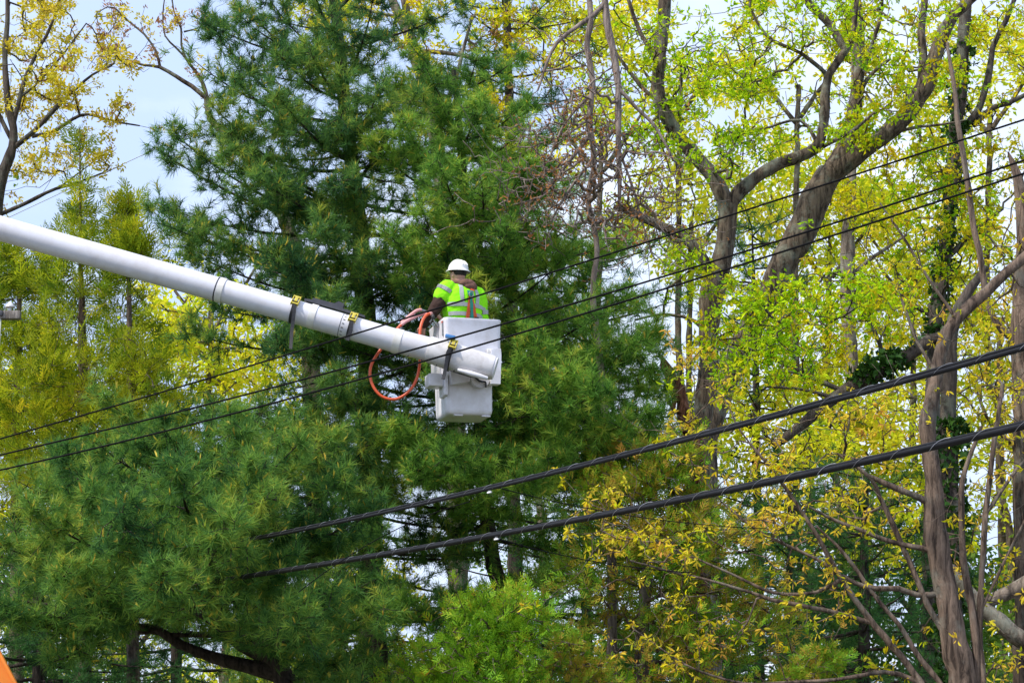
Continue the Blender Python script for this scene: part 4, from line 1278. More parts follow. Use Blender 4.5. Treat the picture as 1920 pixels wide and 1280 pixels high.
def ring(name, c, axis, r, w, mat, parent, n=40, th=.004):
    axis = unit(axis); mb = MB()
    mb.tube([c - axis * w / 2, c - axis * w / 2 * .98, c + axis * w / 2 * .98, c + axis * w / 2], [r, r + th, r + th, r], n)
    return mb.build(name, mat, parent)


axB = unit(A3 - A1)
ring('seam', P(407, 542, YB), axB, RB * 1.01, .014, M['dark_gap'], boom, th=.002)
ring('band', P(415, 544.5, YB), axB, RB * .99, .07, M['band'], inner, th=.008)
ring('band', P(587, 593.5, YB), axB, RB * .985, .075, M['band'], inner, th=.006)
ring('band', P(746, 640, YB), axB, RB * .99, .085, M['band'], inner, th=.006)
ring('seam', P(640, 609.5, YB), axB, RB * .985, .006, M['dark_gap'], inner, th=.0015)
# painted tick marks beside the seam
tb = unit(np.cross(axB, [0, 0, 1.0])); ub = np.cross(tb, axB)
if tb[1] > 0: tb = -tb
if ub[2] < 0: ub = -ub
for k in range(7):
    a = math.radians(-62 + k * 20)
    nrm = tb * math.cos(a) + ub * math.sin(a)
    c = P(645, 611, YB) + nrm * (RB * .987 + .0015)
    R = np.stack([axB, np.cross(nrm, axB), nrm], 1)
    t = MB(); t.box(c, .022, .008, .003, R)
    t.build('tick_mark', M['dark_gap'], inner)
# rivets and bolts along the lower boom
for (x, y) in ((773, 643), (765, 667), (790, 674), (818, 684), (851, 694), (904, 716)):
    q = MB(); q.sphere(P(x, y, YB - RB * .80), .011, .008, .011); q.build('bolt', M['dark_gap'], inner)

# tip: wider moulded end of the boom, built as a loft of rounded sections
tip = MB()
axT = unit(A5 - A4)
uT = unit(np.cross(tb, axT)); uT = -uT if uT[2] < 0 else uT


def tipring(c, hu, hd, hw, n=32):
    a = np.arange(n) * 2 * math.pi / n
    ca, sa = np.cos(a), np.sin(a)
    v = np.where(sa > 0, np.abs(sa) ** .92 * hu, -np.abs(sa) ** .85 * hd)
    return c + tb * (np.sign(ca) * np.abs(ca) ** .9 * hw)[:, None] + uT * v[:, None]


sec = []
for t, hu, hd, hw in ((-.02, 1.03, 1.0, 1.04), (.0, 1.08, 1.06, 1.07), (.25, 1.08, 1.18, 1.08), (.5, 1.05, 1.22, 1.08), (.75, 1.02, 1.15, 1.06), (.96, 1.0, 1.02, 1.03), (1.0, .96, .98, 1.0)):
    sec.append(tipring(lineP(A4, A5, t), RB * hu, RB * hd, RB * hw))
tip.loft(sec)
tipo = tip.build('boom_tip', M['grimy'], lift_root)
sec = [tipring(lineP(A4, A5, t), RB * s * 1.0, RB * s, RB * s * 1.03) for t, s in ((.985, .92), (1.03, .92), (1.035, .86))]
e = MB(); e.loft(sec); e.build('end_cap', M['white'], tipo)
# raised lower rib and slotted gap
rb_ = MB()
rb_.tube([P(858, 693, YB - RB * .86), P(880, 699, YB - RB * .93), P(900, 705, YB - RB * .93), P(914, 709, YB - RB * .8)], [.018, .028, .028, .02], 10)
rb_.build('rib', M['white'], tipo)
rb_ = MB(); rb_.tube([P(842, 694, YB - RB * .7), P(862, 700, YB - RB * .72), P(888, 708, YB - RB * .6)], [.004, .008, .004], 6)
rb_.build('slot', M['dark_gap'], tipo)

# elbow and lower boom, outside the picture
b = MB()
b.tube([A0 + np.array([0, -.35, 0]), A0 + np.array([0, .35, 0])], .32, 24)
b.tube([A0 + np.array([-.05, .3, 0]), np.array([A0[0] + 1.0, YB + .3, 1.7])], [.2, .26], 20)
b.tube([np.array([A0[0] + 1.0, YB + .3, 2.0]), np.array([A0[0] + 1.0, YB + .3, 0])], .45, 24)
b.build('lower_boom', M['white_clean'], lift_root)

# ---------------- bucket
BW, BD, BH = .645, .63, 1.075
bc = P(874, 774, 24.52)
bucket_c = np.array([bc[0], bc[1] + BD / 2, bc[2]])
YAW = math.radians(18)
Rz = np.array(Matrix.Rotation(YAW, 3, 'Z')) @ np.array(Matrix.Rotation(math.radians(-1.6), 3, 'Y'))


def bl(x, y, z):
    return bucket_c + Rz @ np.array([x, y, z])


def rrect(w, d, r, n=6):
    out = []
    for cx, cy, a0 in ((w / 2 - r, d / 2 - r, 0), (-w / 2 + r, d / 2 - r, 90), (-w / 2 + r, -d / 2 + r, 180), (w / 2 - r, -d / 2 + r, 270)):
        for k in range(n):
            a = math.radians(a0 + 90 * k / (n - 1))
            out.append((cx + r * math.cos(a), cy + r * math.sin(a)))
    return np.array(out)


def sect(z, w, d, r, ox=0.0, oy=0.0):
    q = rrect(w, d, r)
    return np.array([bl(x + ox, y + oy, z) for x, y in q])


bk = MB()
secs = [sect(.0, .44, .38, .06, -.03), sect(.006, .50, .44, .06, -.03), sect(.03, .53, .47, .055, -.03), sect(.06, .535, .48, .05, -.03), sect(.36, .54, .50, .05, -.03), sect(.405, .545, .51, .05, -.03),
        sect(.425, .648, .61, .05), sect(.80, .655, .63, .05), sect(1.04, .660, .655, .05), sect(1.06, .672, .668, .055), sect(1.075, .668, .664, .055), sect(1.075, .630, .626, .05), sect(1.05, .618, .614, .05), sect(.44, .50, .47, .05, -.03), sect(.06, .49, .43, .05, -.03)]
bk.loft(secs, cap0=True, cap1=True)
bucket = bk.build('bucket', M['white'], lift_root, angle=50)
# foot ribs under the bucket
for x in (-.16, .16):
    q = MB(); q.box(bl(x, -.20, -.006), .10, .05, .018, Rz, bev=.005); q.build('foot_rib', M['grimy'], bucket)
# step box hanging at the side
st = MB()
st.box(bl(-.42, -.17, .375), .17, .20, .15, Rz, bev=.03)
sto = st.build('step', M['white'], bucket)
q = MB(); q.box(bl(-.315, -.18, .33), .05, .22, .26, Rz, bev=.02); q.build('step_plate', M['white'], bucket)
# front bracket below the boom, pivot disc, hook strap
q = MB(); q.loft([np.array([bl(x, y, z) for x, z in ((-.29, .50), (-.06, .50), (-.06, .35), (-.13, .33), (-.27, .31))]) for y in (-.36, -.28)]); q.build('bracket', M['grimy'], bucket, sm=False)
q = MB(); q.tube([bl(.06, -.36, .40), bl(.06, -.29, .40)], .115, 28); q.build('pivot_disc', M['grimy'], bucket)
q = MB(); q.box(bl(-.03, -.345, .425), .06, .05, .05, Rz, bev=.01); q.build('pivot_pin', M['orange_hose'], bucket)
q = MB(); q.tube([bl(-.02, -.37, .41), bl(.04, -.375, .355), bl(.11, -.375, .345), bl(.115, -.375, .335), bl(.115, -.372, .285)], [.012, .013, .012, .010, .010], 6); q.build('hook_strap', M['webbing'], bucket)
# mounting plate at the boom end
q = MB(); q.loft([np.array([bl(x, y, z) for x, z in ((.19, .72), (.30, .735), (.305, .66), (.285, .33), (.17, .33))]) for y in (-.375, -.27)]); q.build('mounting_plate', M['white'], bucket, sm=False)
q = MB(); q.box(bl(.19, -.335, .70), .085, .03, .07, Rz, bev=.012); q.build('latch_plate', M['band'], bucket)
q = MB(); q.tube([bl(.19, -.352, .70), bl(.19, -.358, .70)], .012, 12); q.build('latch_bolt', M['grimy'], bucket)
# side control slot
q = MB(); q.box(bl(-.336, -.26, .96), .012, .03, .17, Rz, bev=.004); q.build('side_slot', M['steel'], bucket)
q = MB(); q.box(bl(-.345, -.27, 1.03), .01, .02, .02, Rz); q.build('side_tag', M['orange_hose'], bucket)
# grab handle by the rim
q = MB(); q.tube([P(806, 604, 24.62), P(812, 596, 24.6), P(815, 604, 24.6), P(822, 613, 24.62)], .012, 8); q.build('control_handle', M['steel'], bucket)
q = MB(); q.sphere(P(812, 594, 24.59), .022, .022, .03); q.build('control_knob', M['dark_gap'], bucket)

# black cover lying along the top of the boom
cv = MB()
pr = [(0, .0), (1.05, .0), (1.05, .022), (.66, .03), (.66, .085), (.56, .095), (.50, .06), (.14, .055), (.12, .03), (0, .022)]
c_ = P(564, 586, YB) + ub * (RB * .985 + .002)
sec = [np.array([c_ + axB * (x * .66) + ub * z + tb * w for x, z in pr]) for w in (-.05, .05)]
cv.loft(sec)
cvo = cv.build('boom_cover', M['black_plastic'], lift_root, sm=False)


# ---------------- ratchet straps
def strap(label, px, py, r, tail, blue=False):
    c = P(px, py, YB)
    ax = unit(P(px + 10, py + 2.9, YB) - P(px - 10, py - 2.9, YB))
    root = empty('ratchet_strap', tuple(c))
    tag(root, label, 'strap', 'ratchet straps round the boom')
    w = MB()
    # webbing loop round the boom
    n = 40
    rings = []
    for k in range(n):
        a = 2 * math.pi * k / n
        d = tb * math.cos(a) + ub * math.sin(a)
        rr = r + .006
        rings.append(np.array([c + d * rr - ax * .022, c + d * rr + ax * .022, c + d * (rr + .004) + ax * .022, c + d * (rr + .004) - ax * .022]))
    rings.append(rings[0])
    w.loft(rings, cap0=False, cap1=False)
    w.build('webbing', M['webbing'], root, sm=False)
    # ratchet on the upper front of the boom
    a = math.radians(36)
    d = tb * math.cos(a) + ub * math.sin(a)
    t = np.cross(ax, d)
    if t[2] > 0: t = -t
    R = np.stack([ax, t, d], 1)
    g = MB()
    o = c + d * (r + .022)
    for s in (-1, 1):
        g.box(o + ax * s * .038, .010, .135, .040, R, bev=.003)
    g.box(o - t * .058, .084, .022, .030, R, bev=.003)
    g.box(o + t * .052, .084, .020, .026, R, bev=.003)
    rt_ = g.build('ratchet_frame', M['ratchet'], root)
    g = MB(); g.tube([o - ax * .042, o + ax * .042], .014, 12); g.tube([o - t * .02 - ax * .036, o - t * .02 + ax * .036], .009, 10)
    g.build('spool', M['steel'], rt_)
    g = MB(); g.box(o - t * .012 + d * .012, .036, .07, .012, R, bev=.004); g.build('handle', M['ratchet'], rt_)
    # loose tail
    pts = catmull([list(o + t * .05 + d * .006) + [0]] + [list(P(x, y, YB - RB - .05 - .012 * i)) + [0] for i, (x, y) in enumerate(tail)], .03)[:, :3]
    T, N_, B_ = frames(pts)
    w = MB()
    rings = []
    for k, q in enumerate(pts):
        tw = .35 * math.sin(k * .25)
        s = unit(ax * math.cos(tw) + np.array([0, 1.0, 0]) * math.sin(tw))
        nn = unit(np.cross(s, T[k]))
        rings.append(np.array([q - s * .02 - nn * .002, q + s * .02 - nn * .002, q + s * .02 + nn * .002, q - s * .02 + nn * .002]))
    w.loft(rings)
    w.build('tail', M['webbing'], root, sm=False)
    if blue:
        g = MB()
        q0 = P(836, 634, YB - .02); q1 = P(854, 638, YB - .02)
        g.box((q0 + q1) / 2 + np.array([0, -.1, 0]), .115, .09, .038, np.stack([unit(q1 - q0), [0, 1, 0], np.cross(unit(q1 - q0), [0, 1, 0])], 1), bev=.012)
        g.build('blue_pad', M['blue'], root)
    return root


strap('yellow ratchet strap with long black tail dangling below the boom', 552, 583.5, RB * .985, [(551, 588), (549, 605), (547, 622), (546, 640), (545, 654)])
strap('yellow ratchet strap at the end of the black boom cover', 659, 614.5, RB * .985, [(658, 618), (655, 627), (652, 634), (651, 638)])
strap('yellow ratchet strap topped by a blue pad near the bucket', 845, 668, RB * 1.17, [(840, 660), (837, 680), (834, 697), (831, 711)], True)

# ---------------- orange hose
hp = [(830, 600, 24.75), (818, 592, 24.7), (804, 588.5, 24.6), (795, 596, 24.55), (789, 612, 24.5), (787, 632, 24.48), (788, 655, 24.47), (786, 690, 24.42), (779, 715, 24.4), (765, 735, 24.4), (742, 748, 24.4), (718, 744, 24.4), (702, 728, 24.4), (694, 706, 24.42), (696, 685, 24.45), (706, 666, 24.47), (722, 645, 24.5), (738, 624, 24.52), (752, 609, 24.55)]
hr = empty('hydraulic_hose', tuple(P(742, 748, 24.4)))
tag(hr, 'orange hydraulic hose looping down behind the boom from the bucket', 'hose')
pp = catmull([list(P(*h)) + [0] for h in hp], .03)[:, :3]
h = MB(); h.tube(pp, .0165, 12); h.build('hose', M['orange_hose'], hr)
pp = catmull([list(P(*h)) + [0] for h in [(749, 611.5, 24.55), (762, 602, 24.57), (776, 595, 24.6), (790, 589, 24.62), (801, 588, 24.62)]], .03)[:, :3]
h = MB(); h.tube(pp, .0185, 12); h.build('sleeve', M['pink_hose'], hr)
pp = catmull([list(P(*h)) + [0] for h in [(752, 606, 24.6), (768, 592, 24.63), (782, 582, 24.66), (790, 581, 24.68)]], .03)[:, :3]
h = MB(); h.tube(pp, .019, 12); h.build('sleeve', M['pink_hose'], hr)
pp = catmull([list(P(*h)) + [0] for h in [(806, 588, 24.6), (815, 588, 24.66), (824, 594, 24.72), (829, 602, 24.76)]], .03)[:, :3]
h = MB(); h.tube(pp, .021, 12); h.build('sleeve', M['pink_hose'], hr)
pp = np.array([P(790, 581, 24.68), P(796, 583, 24.69), P(800, 584, 24.7)])
h = MB(); h.tube(pp, [.012, .016, .012], 10); h.build('coupling', M['steel'], hr)

# ================================================================== worker
person = empty('person', tuple(bl(-.055, .02, .02)))
person.rotation_euler = (0, 0, math.radians(31))
bpy.context.view_layer.update()
tag(person, 'worker in lime safety shirt and white hard hat standing in the bucket, back turned', 'person')
PR = np.array(person.matrix_world)[:3, :3]
PO = np.array(person.location)


def W(p):
    return PO + PR @ np.asarray(p, float)


def chain(mb, pts, seg=14):
    """tapered rounded limb through x y z r rows"""
    q = catmull(pts, .035)
    mb.tube(q[:, :3], q[:, 3], seg)
    for k in (0, -1):
        mb.sphere(q[k, :3], q[k, 3] * .995, seg=seg, ringn=8)


def body_part(name, mb, mat, parent, voxel=.008, it=4, disp=0.0, dscale=.12):
    mb2 = MB()
    mb2.V = [np.array([W(v) for v in np.concatenate(mb.V)])]; mb2.F = mb.F; mb2.M = mb.M; mb2.n = mb.n
    o = mb2.build(name, mat, parent)
    r = o.modifiers.new('join', 'REMESH'); r.mode = 'VOXEL'; r.voxel_size = voxel; r.use_smooth_shade = True
    s = o.modifiers.new('soften', 'SMOOTH'); s.iterations = it; s.factor = .5
    if disp:
        tx = bpy.data.textures.new(name + '_folds', 'CLOUDS'); tx.noise_scale = dscale; tx.noise_depth = 3
        d = o.modifiers.new('folds', 'DISPLACE'); d.texture = tx; d.strength = disp; d.mid_level = .5; d.texture_coords = 'GLOBAL'
    return o


SHL = (-.20, .0, 1.455); ELL = (-.355, .02, 1.18); WRL = (-.40, .17, 1.04)
SHR = (.195, .0, 1.44); ELR = (.255, .03, 1.13); WRR = (.20, .24, 1.02)


def hand(mb, wr, fwd, down, side, sgn):
    wr = np.array(wr); fwd = unit(np.array(fwd)); side = unit(np.array(side)); nrm = unit(np.array(down))
    pc = wr + fwd * .055
    chain(mb, [[*wr, .027], [*(wr + fwd * .03), .032], [*(pc), .036], [*(wr + fwd * .085), .034]], 10)
    for i, (off, L) in enumerate(((-.030, .068), (-.010, .078), (.010, .073), (.029, .058))):
        b0 = wr + fwd * .085 + side * off * sgn
        k1 = b0 + fwd * L * .45 + nrm * .008
        k2 = k1 + fwd * L * .22 + nrm * L * .35
        k3 = k2 - fwd * L * .05 + nrm * L * .3
        chain(mb, [[*b0, .0105], [*k1, .0098], [*k2, .009], [*k3, .008]], 8)
    t0 = wr + fwd * .03 - side * .028 * sgn
    t1 = t0 - side * .028 * sgn + fwd * .03 + nrm * .012
    t2 = t1 + fwd * .032 + nrm * .012
    chain(mb, [[*t0, .013], [*t1, .012], [*t2, .010]], 8)


def head_shape(mb):
    c = np.array([-.035, .035, 1.655])
    a = math.radians(14)
    Rh = np.array(Matrix.Rotation(a, 3, 'Z'))
    mb.sphere(c, .078, .098, .118, Rh, seg=20, ringn=14)
    mb.sphere(c + Rh @ np.array([0, .025, -.055]), .058, .072, .066, Rh)
    mb.sphere(c + Rh @ np.array([0, .100, -.012]), .013, .022, .024, Rh)
    mb.sphere(c + Rh @ np.array([0, .088, -.068]), .026, .014, .010, Rh)
    for s in (-1, 1):
        mb.sphere(c + Rh @ np.array([s * .080, .0, -.012]), .011, .022, .034, Rh, seg=10, ringn=8)
        mb.sphere(c + Rh @ np.array([s * .032, .086, .018]), .015, .012, .010, Rh, seg=10, ringn=8)
    return c, Rh


bo = MB()
hc, Rh = head_shape(bo)
chain(bo, [[0, .0, 1.44, .066], [-.012, .008, 1.52, .062], [-.03, .02, 1.60, .064]])
chain(bo, [[0, 0, .92, .15], [0, .0, 1.10, .135], [0, 0, 1.30, .15], [0, 0, 1.42, .12]])
for s, sh, el, wr in ((-1, SHL, ELL, WRL), (1, SHR, ELR, WRR)):
    chain(bo, [[*sh, .055], [*lineP(sh, el, .5), .050], [*el, .042], [*lineP(el, wr, .4), .043], [*wr, .028]])
    chain(bo, [[s * .09, 0, .93, .085], [s * .10, .01, .70, .075], [s * .10, .015, .48, .055], [s * .105, -.005, .28, .052], [s * .105, -.01, .09, .038]])
    chain(bo, [[s * .105, -.03, .045, .036], [s * .11, .06, .04, .040], [s * .115, .16, .03, .032]])
hand(bo, WRL, (.25, .75, -.35), (.1, -.2, -1), (1, -.3, 0), 1)
hand(bo, WRR, (-.1, .8, -.4), (0, -.2, -1), (1, .1, 0), -1)
body = body_part('body', bo, M['skin'], person, .007, 3)

tr = MB()
chain(tr, [[0, 0, .97, .165], [0, 0, .88, .165]])
for s in (-1, 1):
    chain(tr, [[s * .09, 0, .93, .10], [s * .10, .01, .70, .092], [s * .10, .015, .48, .076], [s * .105, -.005, .28, .072], [s * .105, -.01, .12, .066]])
body_part('trousers', tr, M['trousers'], person, .012, 4, .01)
for s in (-1, 1):
    bt = MB()
    chain(bt, [[s * .105, -.03, .055, .050], [s * .11, .06, .05, .052], [s * .115, .17, .042, .042]])
    chain(bt, [[s * .105, -.015, .06, .052], [s * .105, -.012, .20, .060]])
    body_part('boot', bt, M['boot'], person, .012, 3)

jk = MB()
chain(jk, [[*lineP(SHL, ELL, .1), .082], [*lineP(SHL, ELL, .55), .080], [*ELL, .072], [*lineP(ELL, WRL, .5), .064], [*lineP(ELL, WRL, .93), .046]])
chain(jk, [[*lineP(SHR, ELR, .1), .080], [*lineP(SHR, ELR, .55), .078], [*ELR, .070], [*lineP(ELR, WRR, .5), .062], [*lineP(ELR, WRR, .93), .046]])
jk.loft([np.array([[math.cos(a) * rx, math.sin(a) * ry, z] for a in np.arange(24) * 2 * math.pi / 24]) for z, rx, ry in ((.90, .17, .14), (1.1, .18, .14), (1.3, .19, .15), (1.44, .13, .11), (1.49, .08, .08))])
body_part('jacket', jk, M['brown_cloth'], person, .009, 4, .022, .07)

# lime shirt: torso and short sleeves
sh = MB()
prof = [(.88, .205, .165, 0), (.97, .205, .165, 0), (1.05, .205, .162, 0), (1.15, .218, .168, -.004), (1.26, .235, .172, -.01), (1.37, .232, .168, -.014), (1.44, .212, .15, -.010), (1.50, .155, .118, 0), (1.535, .105, .09, .005)]
sh.loft([np.array([[np.sign(math.cos(a)) * abs(math.cos(a)) ** .8 * rx, oy + np.sign(math.sin(a)) * abs(math.sin(a)) ** .85 * ry, z] for a in np.arange(36) * 2 * math.pi / 36]) for z, rx, ry, oy in prof])
e1 = lineP(SHL, ELL, .30)
chain(sh, [[-.12, 0, 1.44, .088], [*SHL, .106], [*lineP(SHL, ELL, .15), .104], [*e1, .106]], 18)
e2 = lineP(SHR, ELR, .95)
chain(sh, [[.12, 0, 1.435, .086], [*SHR, .104], [*lineP(SHR, ELR, .4), .104], [*e2, .096]], 18)
shirt = body_part('shirt', sh, M['lime_shirt'], person, .010, 5, .030, .11)

# hood lying on the neck
hd_ = MB()
for k in range(13):
    a = math.radians(180 + 15 * k)
    hd_.sphere((math.cos(a) * .105, .0 + math.sin(a) * .085, 1.545 + .012 * math.sin(a) - .01), .046, .044, .034, seg=10, ringn=7)
hd_.sphere((.01, -.112, 1.52), .10, .052, .058)
hd_.sphere((.035, -.135, 1.48), .085, .04, .05)
for k in range(7):
    a = math.radians(30 * k)
    hd_.sphere((math.cos(a) * .10, math.sin(a) * .07, 1.53), .034, .034, .026, seg=10, ringn=7)
body_part('hood', hd_, M['hood_cloth'], person, .009, 4, .018, .06)

# hair behind under the hat
hb = MB(); hb.sphere(hc + Rh @ np.array([0, -.012, .012]), .083, .096, .085, Rh); body_part('hair', hb, M['hair'], person, .010, 2)

# hard hat: dome with ridge, brim
ht = MB()
tilt = np.array(Matrix.Rotation(math.radians(4), 3, 'X'))
hat_c = hc + np.array([0, -.004, .045])
RH = Rh @ tilt


def hatring(z, rx, ry, n=40, up=0.0):
    a = np.arange(n) * 2 * math.pi / n
    return np.array([W(hat_c + RH @ np.array([math.cos(t) * rx * .88, math.sin(t) * ry * .88, z + up * abs(math.sin(t))])) for t in a])


rings = [hatring(-.004, .108, .130), hatring(-.012, .142, .168, up=-.004), hatring(-.016, .146, .172, up=-.004), hatring(-.010, .146, .172, up=-.004), hatring(.002, .128, .150), hatring(.008, .122, .143)]
for k in range(1, 10):
    a = k / 10 * math.pi / 2
    rings.append(hatring(.008 + math.sin(a) * .108, .122 * math.cos(a) ** .72, .143 * math.cos(a) ** .72))
rings.append(hatring(.1165, .012, .016))
ht.loft(rings, cap0=False)
hat = ht.build('hard_hat', M['hat'], person, angle=60)
for x in (-.035, 0, .035):
    rg = MB()
    pts = []
    for k in range(15):
        a = math.radians(25 + 130 * k / 14)
        zz = .008 + math.sin(a) * (.112 - .06 * abs(x))
        pts.append(W(hat_c + RH @ np.array([x, -math.cos(a) * .128 * (1 - abs(x) * 1.2), zz])))
    rg.tube(pts, .008, 8)
    rg.build('ridge', M['hat'], hat)
sb = MB()
sb.loft([np.array([W(hat_c + RH @ np.array([math.sin(t) * rr, -math.cos(t) * rr * 1.16, z])) for t in np.radians(np.linspace(-60, 60, 14))] + [W(hat_c + RH @ np.array([math.sin(t) * (rr - .006), -math.cos(t) * (rr - .006) * 1.16, z])) for t in np.radians(np.linspace(60, -60, 14))]) for z, rr in ((-.042, .091), (-.006, .093))])
sb.build('headband', M['hatband'], hat)
kn = MB(); kn.box(W(hat_c + RH @ np.array([0, -.112, -.030])), .03, .018, .022, PR @ RH, bev=.004); kn.build('adjuster', M['hatband'], hat)

# reflective bands and harness lie on the shirt surface
bpy.context.view_layer.update()
dg = bpy.context.evaluated_depsgraph_get()
ev = shirt.evaluated_get(dg)
tree = BVHTree.FromObject(shirt, dg)
SM = np.array(shirt.matrix_world); SMI = np.linalg.inv(SM)


def hit(o, d):
    """surface point of the shirt for a ray given in the worker's own frame"""
    ow = W(o); dw = PR @ np.asarray(d, float)
    ol = (SMI @ np.append(ow, 1))[:3]; dl = SMI[:3, :3] @ dw
    loc, nrm, i, dist = tree.ray_cast(Vector(ol), Vector(dl))
    if loc is None: return None, None
    return (SM @ np.append(np.array(loc), 1))[:3], np.array(nrm)


def ribbon(name, rays_a, rays_b, mat, parent, off=.005, th=.003):
    """band between two rows of rays projected on the shirt"""
    ra = [hit(*r) for r in rays_a]; rb2 = [hit(*r) for r in rays_b]
    rings = []
    for (a, na), (b2, nb) in zip(ra, rb2):
        if a is None or b2 is None: continue
        rings.append(np.array([a + na * off, b2 + nb * off, b2 + nb * (off + th), a + na * (off + th)]))
    if len(rings) < 2: return None
    mb = MB(); mb.loft(rings)
    return mb.build(name, mat, parent, sm=False)


def back_strip(name, pts, w, mat, parent, off=.005, n=14):
    """strip down the back: x z points, width w"""
    q = catmull([[p[0], 0, p[1], 0] for p in pts], .03)
    T, _, _ = frames(q[:, :3])
    sx = np.stack([T[:, 2], T[:, 1] * 0, -T[:, 0]], -1)
    A_ = [((c[0] + s[0] * w / 2, -.6, c[2] + s[2] * w / 2), (0, 1, 0)) for c, s in zip(q[:, :3], sx)]
    B_ = [((c[0] - s[0] * w / 2, -.6, c[2] - s[2] * w / 2), (0, 1, 0)) for c, s in zip(q[:, :3], sx)]
    return ribbon(name, A_, B_, mat, parent, off)


def waist_band(z, w, parent):
    # the arms hang clear of the back: only the back and chest arcs are free
    angs = np.radians(np.linspace(-72, 72, 26))
    f = lambda zz, sg: [((math.sin(a) * .5, -sg * math.cos(a) * .5, zz), (-math.sin(a), sg * math.cos(a), 0)) for a in angs]
    ribbon('reflective_band', f(z - w / 2, 1), f(z + w / 2, 1), M['reflect'], parent)


waist_band(1.255, .045, shirt)
waist_band(1.150, .045, shirt)
back_strip('reflective_band', [(-.085, 1.49), (-.10, 1.40), (-.10, 1.36), (-.095, 1.28)], .045, M['reflect'], shirt)
back_strip('reflective_band', [(.085, 1.49), (.10, 1.40), (.10, 1.36), (.095, 1.28)], .045, M['reflect'], shirt)


def sleeve_band(p0, p1, t, w, parent):
    ax = unit(np.array(p1) - np.array(p0))
    c = np.asarray(lineP(p0, p1, t))
    u = unit(np.cross(ax, [0, 1, 0])); v = np.cross(ax, u)
    rr = []
    for s in (-w / 2, w / 2):
        row = []
        for k in range(25):
            a = 2 * math.pi * k / 24
            d = u * math.cos(a) + v * math.sin(a)
            row.append((c + ax * s + d * .16, -d))
        rr.append(row)
    ribbon('reflective_band', rr[0], rr[1], M['reflect'], parent)


sleeve_band(SHL, ELL, .14, .045, shirt)
sleeve_band(SHR, ELR, .66, .05, shirt)
har = empty('safety_harness', person.location)
tag(har, 'orange and teal safety harness strapped over the lime shirt', 'harness')
S = lambda nm, pts, w, m, off=.010: back_strip(nm, pts, w, M[m], har, off)
S('shoulder_strap', [(.07, 1.485), (.03, 1.43), (0, 1.37)], .042, 'harness')
S('back_pad', [(0, 1.415), (0, 1.36)], .075, 'teal', .016)
S('back_strap', [(-.005, 1.35), (-.02, 1.20), (-.04, 1.02), (-.05, .92)], .042, 'harness', .012)
S('back_strap', [(.005, 1.35), (.05, 1.20), (.10, 1.05), (.13, .92)], .042, 'harness', .012)
S('lanyard', [(0, 1.34), (.015, 1.2), (.03, 1.05), (.04, .92)], .034, 'teal', .019)
S('strap_buckle', [(.085, 1.13), (.105, 1.05)], .05, 'webbing', .017)
S('waist_strap', [(-.215, 1.10), (-.19, 1.02), (-.16, .95)], .042, 'harness', .008)
hp_, hn_ = hit((0, -.6, 1.37), (0, 1, 0))
if hp_ is not None:
    g = MB()
    g.tube([hp_ + hn_ * .03 + (PR @ np.array([math.cos(a) * .026, 0, math.sin(a) * .03])) for a in np.linspace(0, 2 * math.pi, 17)], .006, 8)
    g.build('back_ring', M['steel'], har)

# ================================================================== wires and cables
def carry_on(pts, d=9.0):
    a = pts[0] - unit(pts[1] - pts[0]) * d
    b = pts[-1] + unit(pts[-1] - pts[-2]) * d
    return np.concatenate([[a], pts, [b]])


def simple_wire(label, tab, xa, Ya, xb, Yb, r, name='overhead_wire', group='thin wires crossing before the boom', mat='wire', n=120, deg=3):
    tab = sorted(tab)
    x = np.linspace(tab[0][0], tab[-1][0], n)
    y = np.polyval(np.polyfit([t[0] for t in tab], [t[1] for t in tab], min(deg, len(tab) - 1)), x)
    pts = PX(x, y, invY(x, xa, Ya, xb, Yb))
    if abs(tab[-1][0] - tab[0][0]) > 2000: pts = carry_on(pts)
    mb = MB(); mb.tube(pts, r, 8)
    return tag(mb.build(name, M[mat]), label, 'wire', group)


simple_wire('uppermost thin black wire passing before the worker and over the forked oak', [(-400, 931), (0, 822), (300, 738), (640, 634), (960, 531), (1280, 433), (1600, 329), (1920, 226), (2300, 100)], 1920, 15.5, 0, 20.0, .0078)
simple_wire('middle thin black wire crossing the rim of the bucket', [(-400, 940), (0, 854), (300, 779), (640, 694), (960, 600), (1280, 508), (1600, 408), (1920, 300), (2300, 168)], 1920, 15.3, 0, 19.8, .0082)
simple_wire('lowest thin black wire crossing the boom tip', [(-400, 960), (0, 880), (300, 812), (640, 722), (960, 626), (1280, 530), (1600, 430), (1920, 327), (2300, 200)], 1920, 15.1, 0, 19.6, .0082)
simple_wire('fine grey wire against the pale sky beside the dark pine', [(-60, 445), (70, 380), (230, 310), (386, 236), (520, 175)], 520, 33, -60, 36, .006, group='fine far wires', deg=2, mat='lash')
simple_wire('fine grey wire running into the dark pine just over the boom', [(300, 440), (372, 415), (440, 388), (560, 340)], 560, 33, 300, 35, .005, group='fine far wires', deg=2, mat='lash')
simple_wire('fine black wire sloping down from the upper lashed cable', [(930, 914), (1060, 940), (1200, 972), (1340, 985), (1440, 990)], 1440, 20.8, 930, 17, .004, group='fine drop wires', deg=2)
simple_wire('fine black wire sloping down from the lower lashed cable', [(935, 1011), (1060, 1040), (1200, 1066), (1300, 1072)], 1300, 20, 935, 18, .004, group='fine drop wires', deg=2)
simple_wire('fine black wire rising through the broad pine to the upper lashed cable', [(560, 1110), (640, 1050), (760, 985), (880, 940)], 880, 17.8, 560, 19, .004, group='fine drop wires', deg=2)


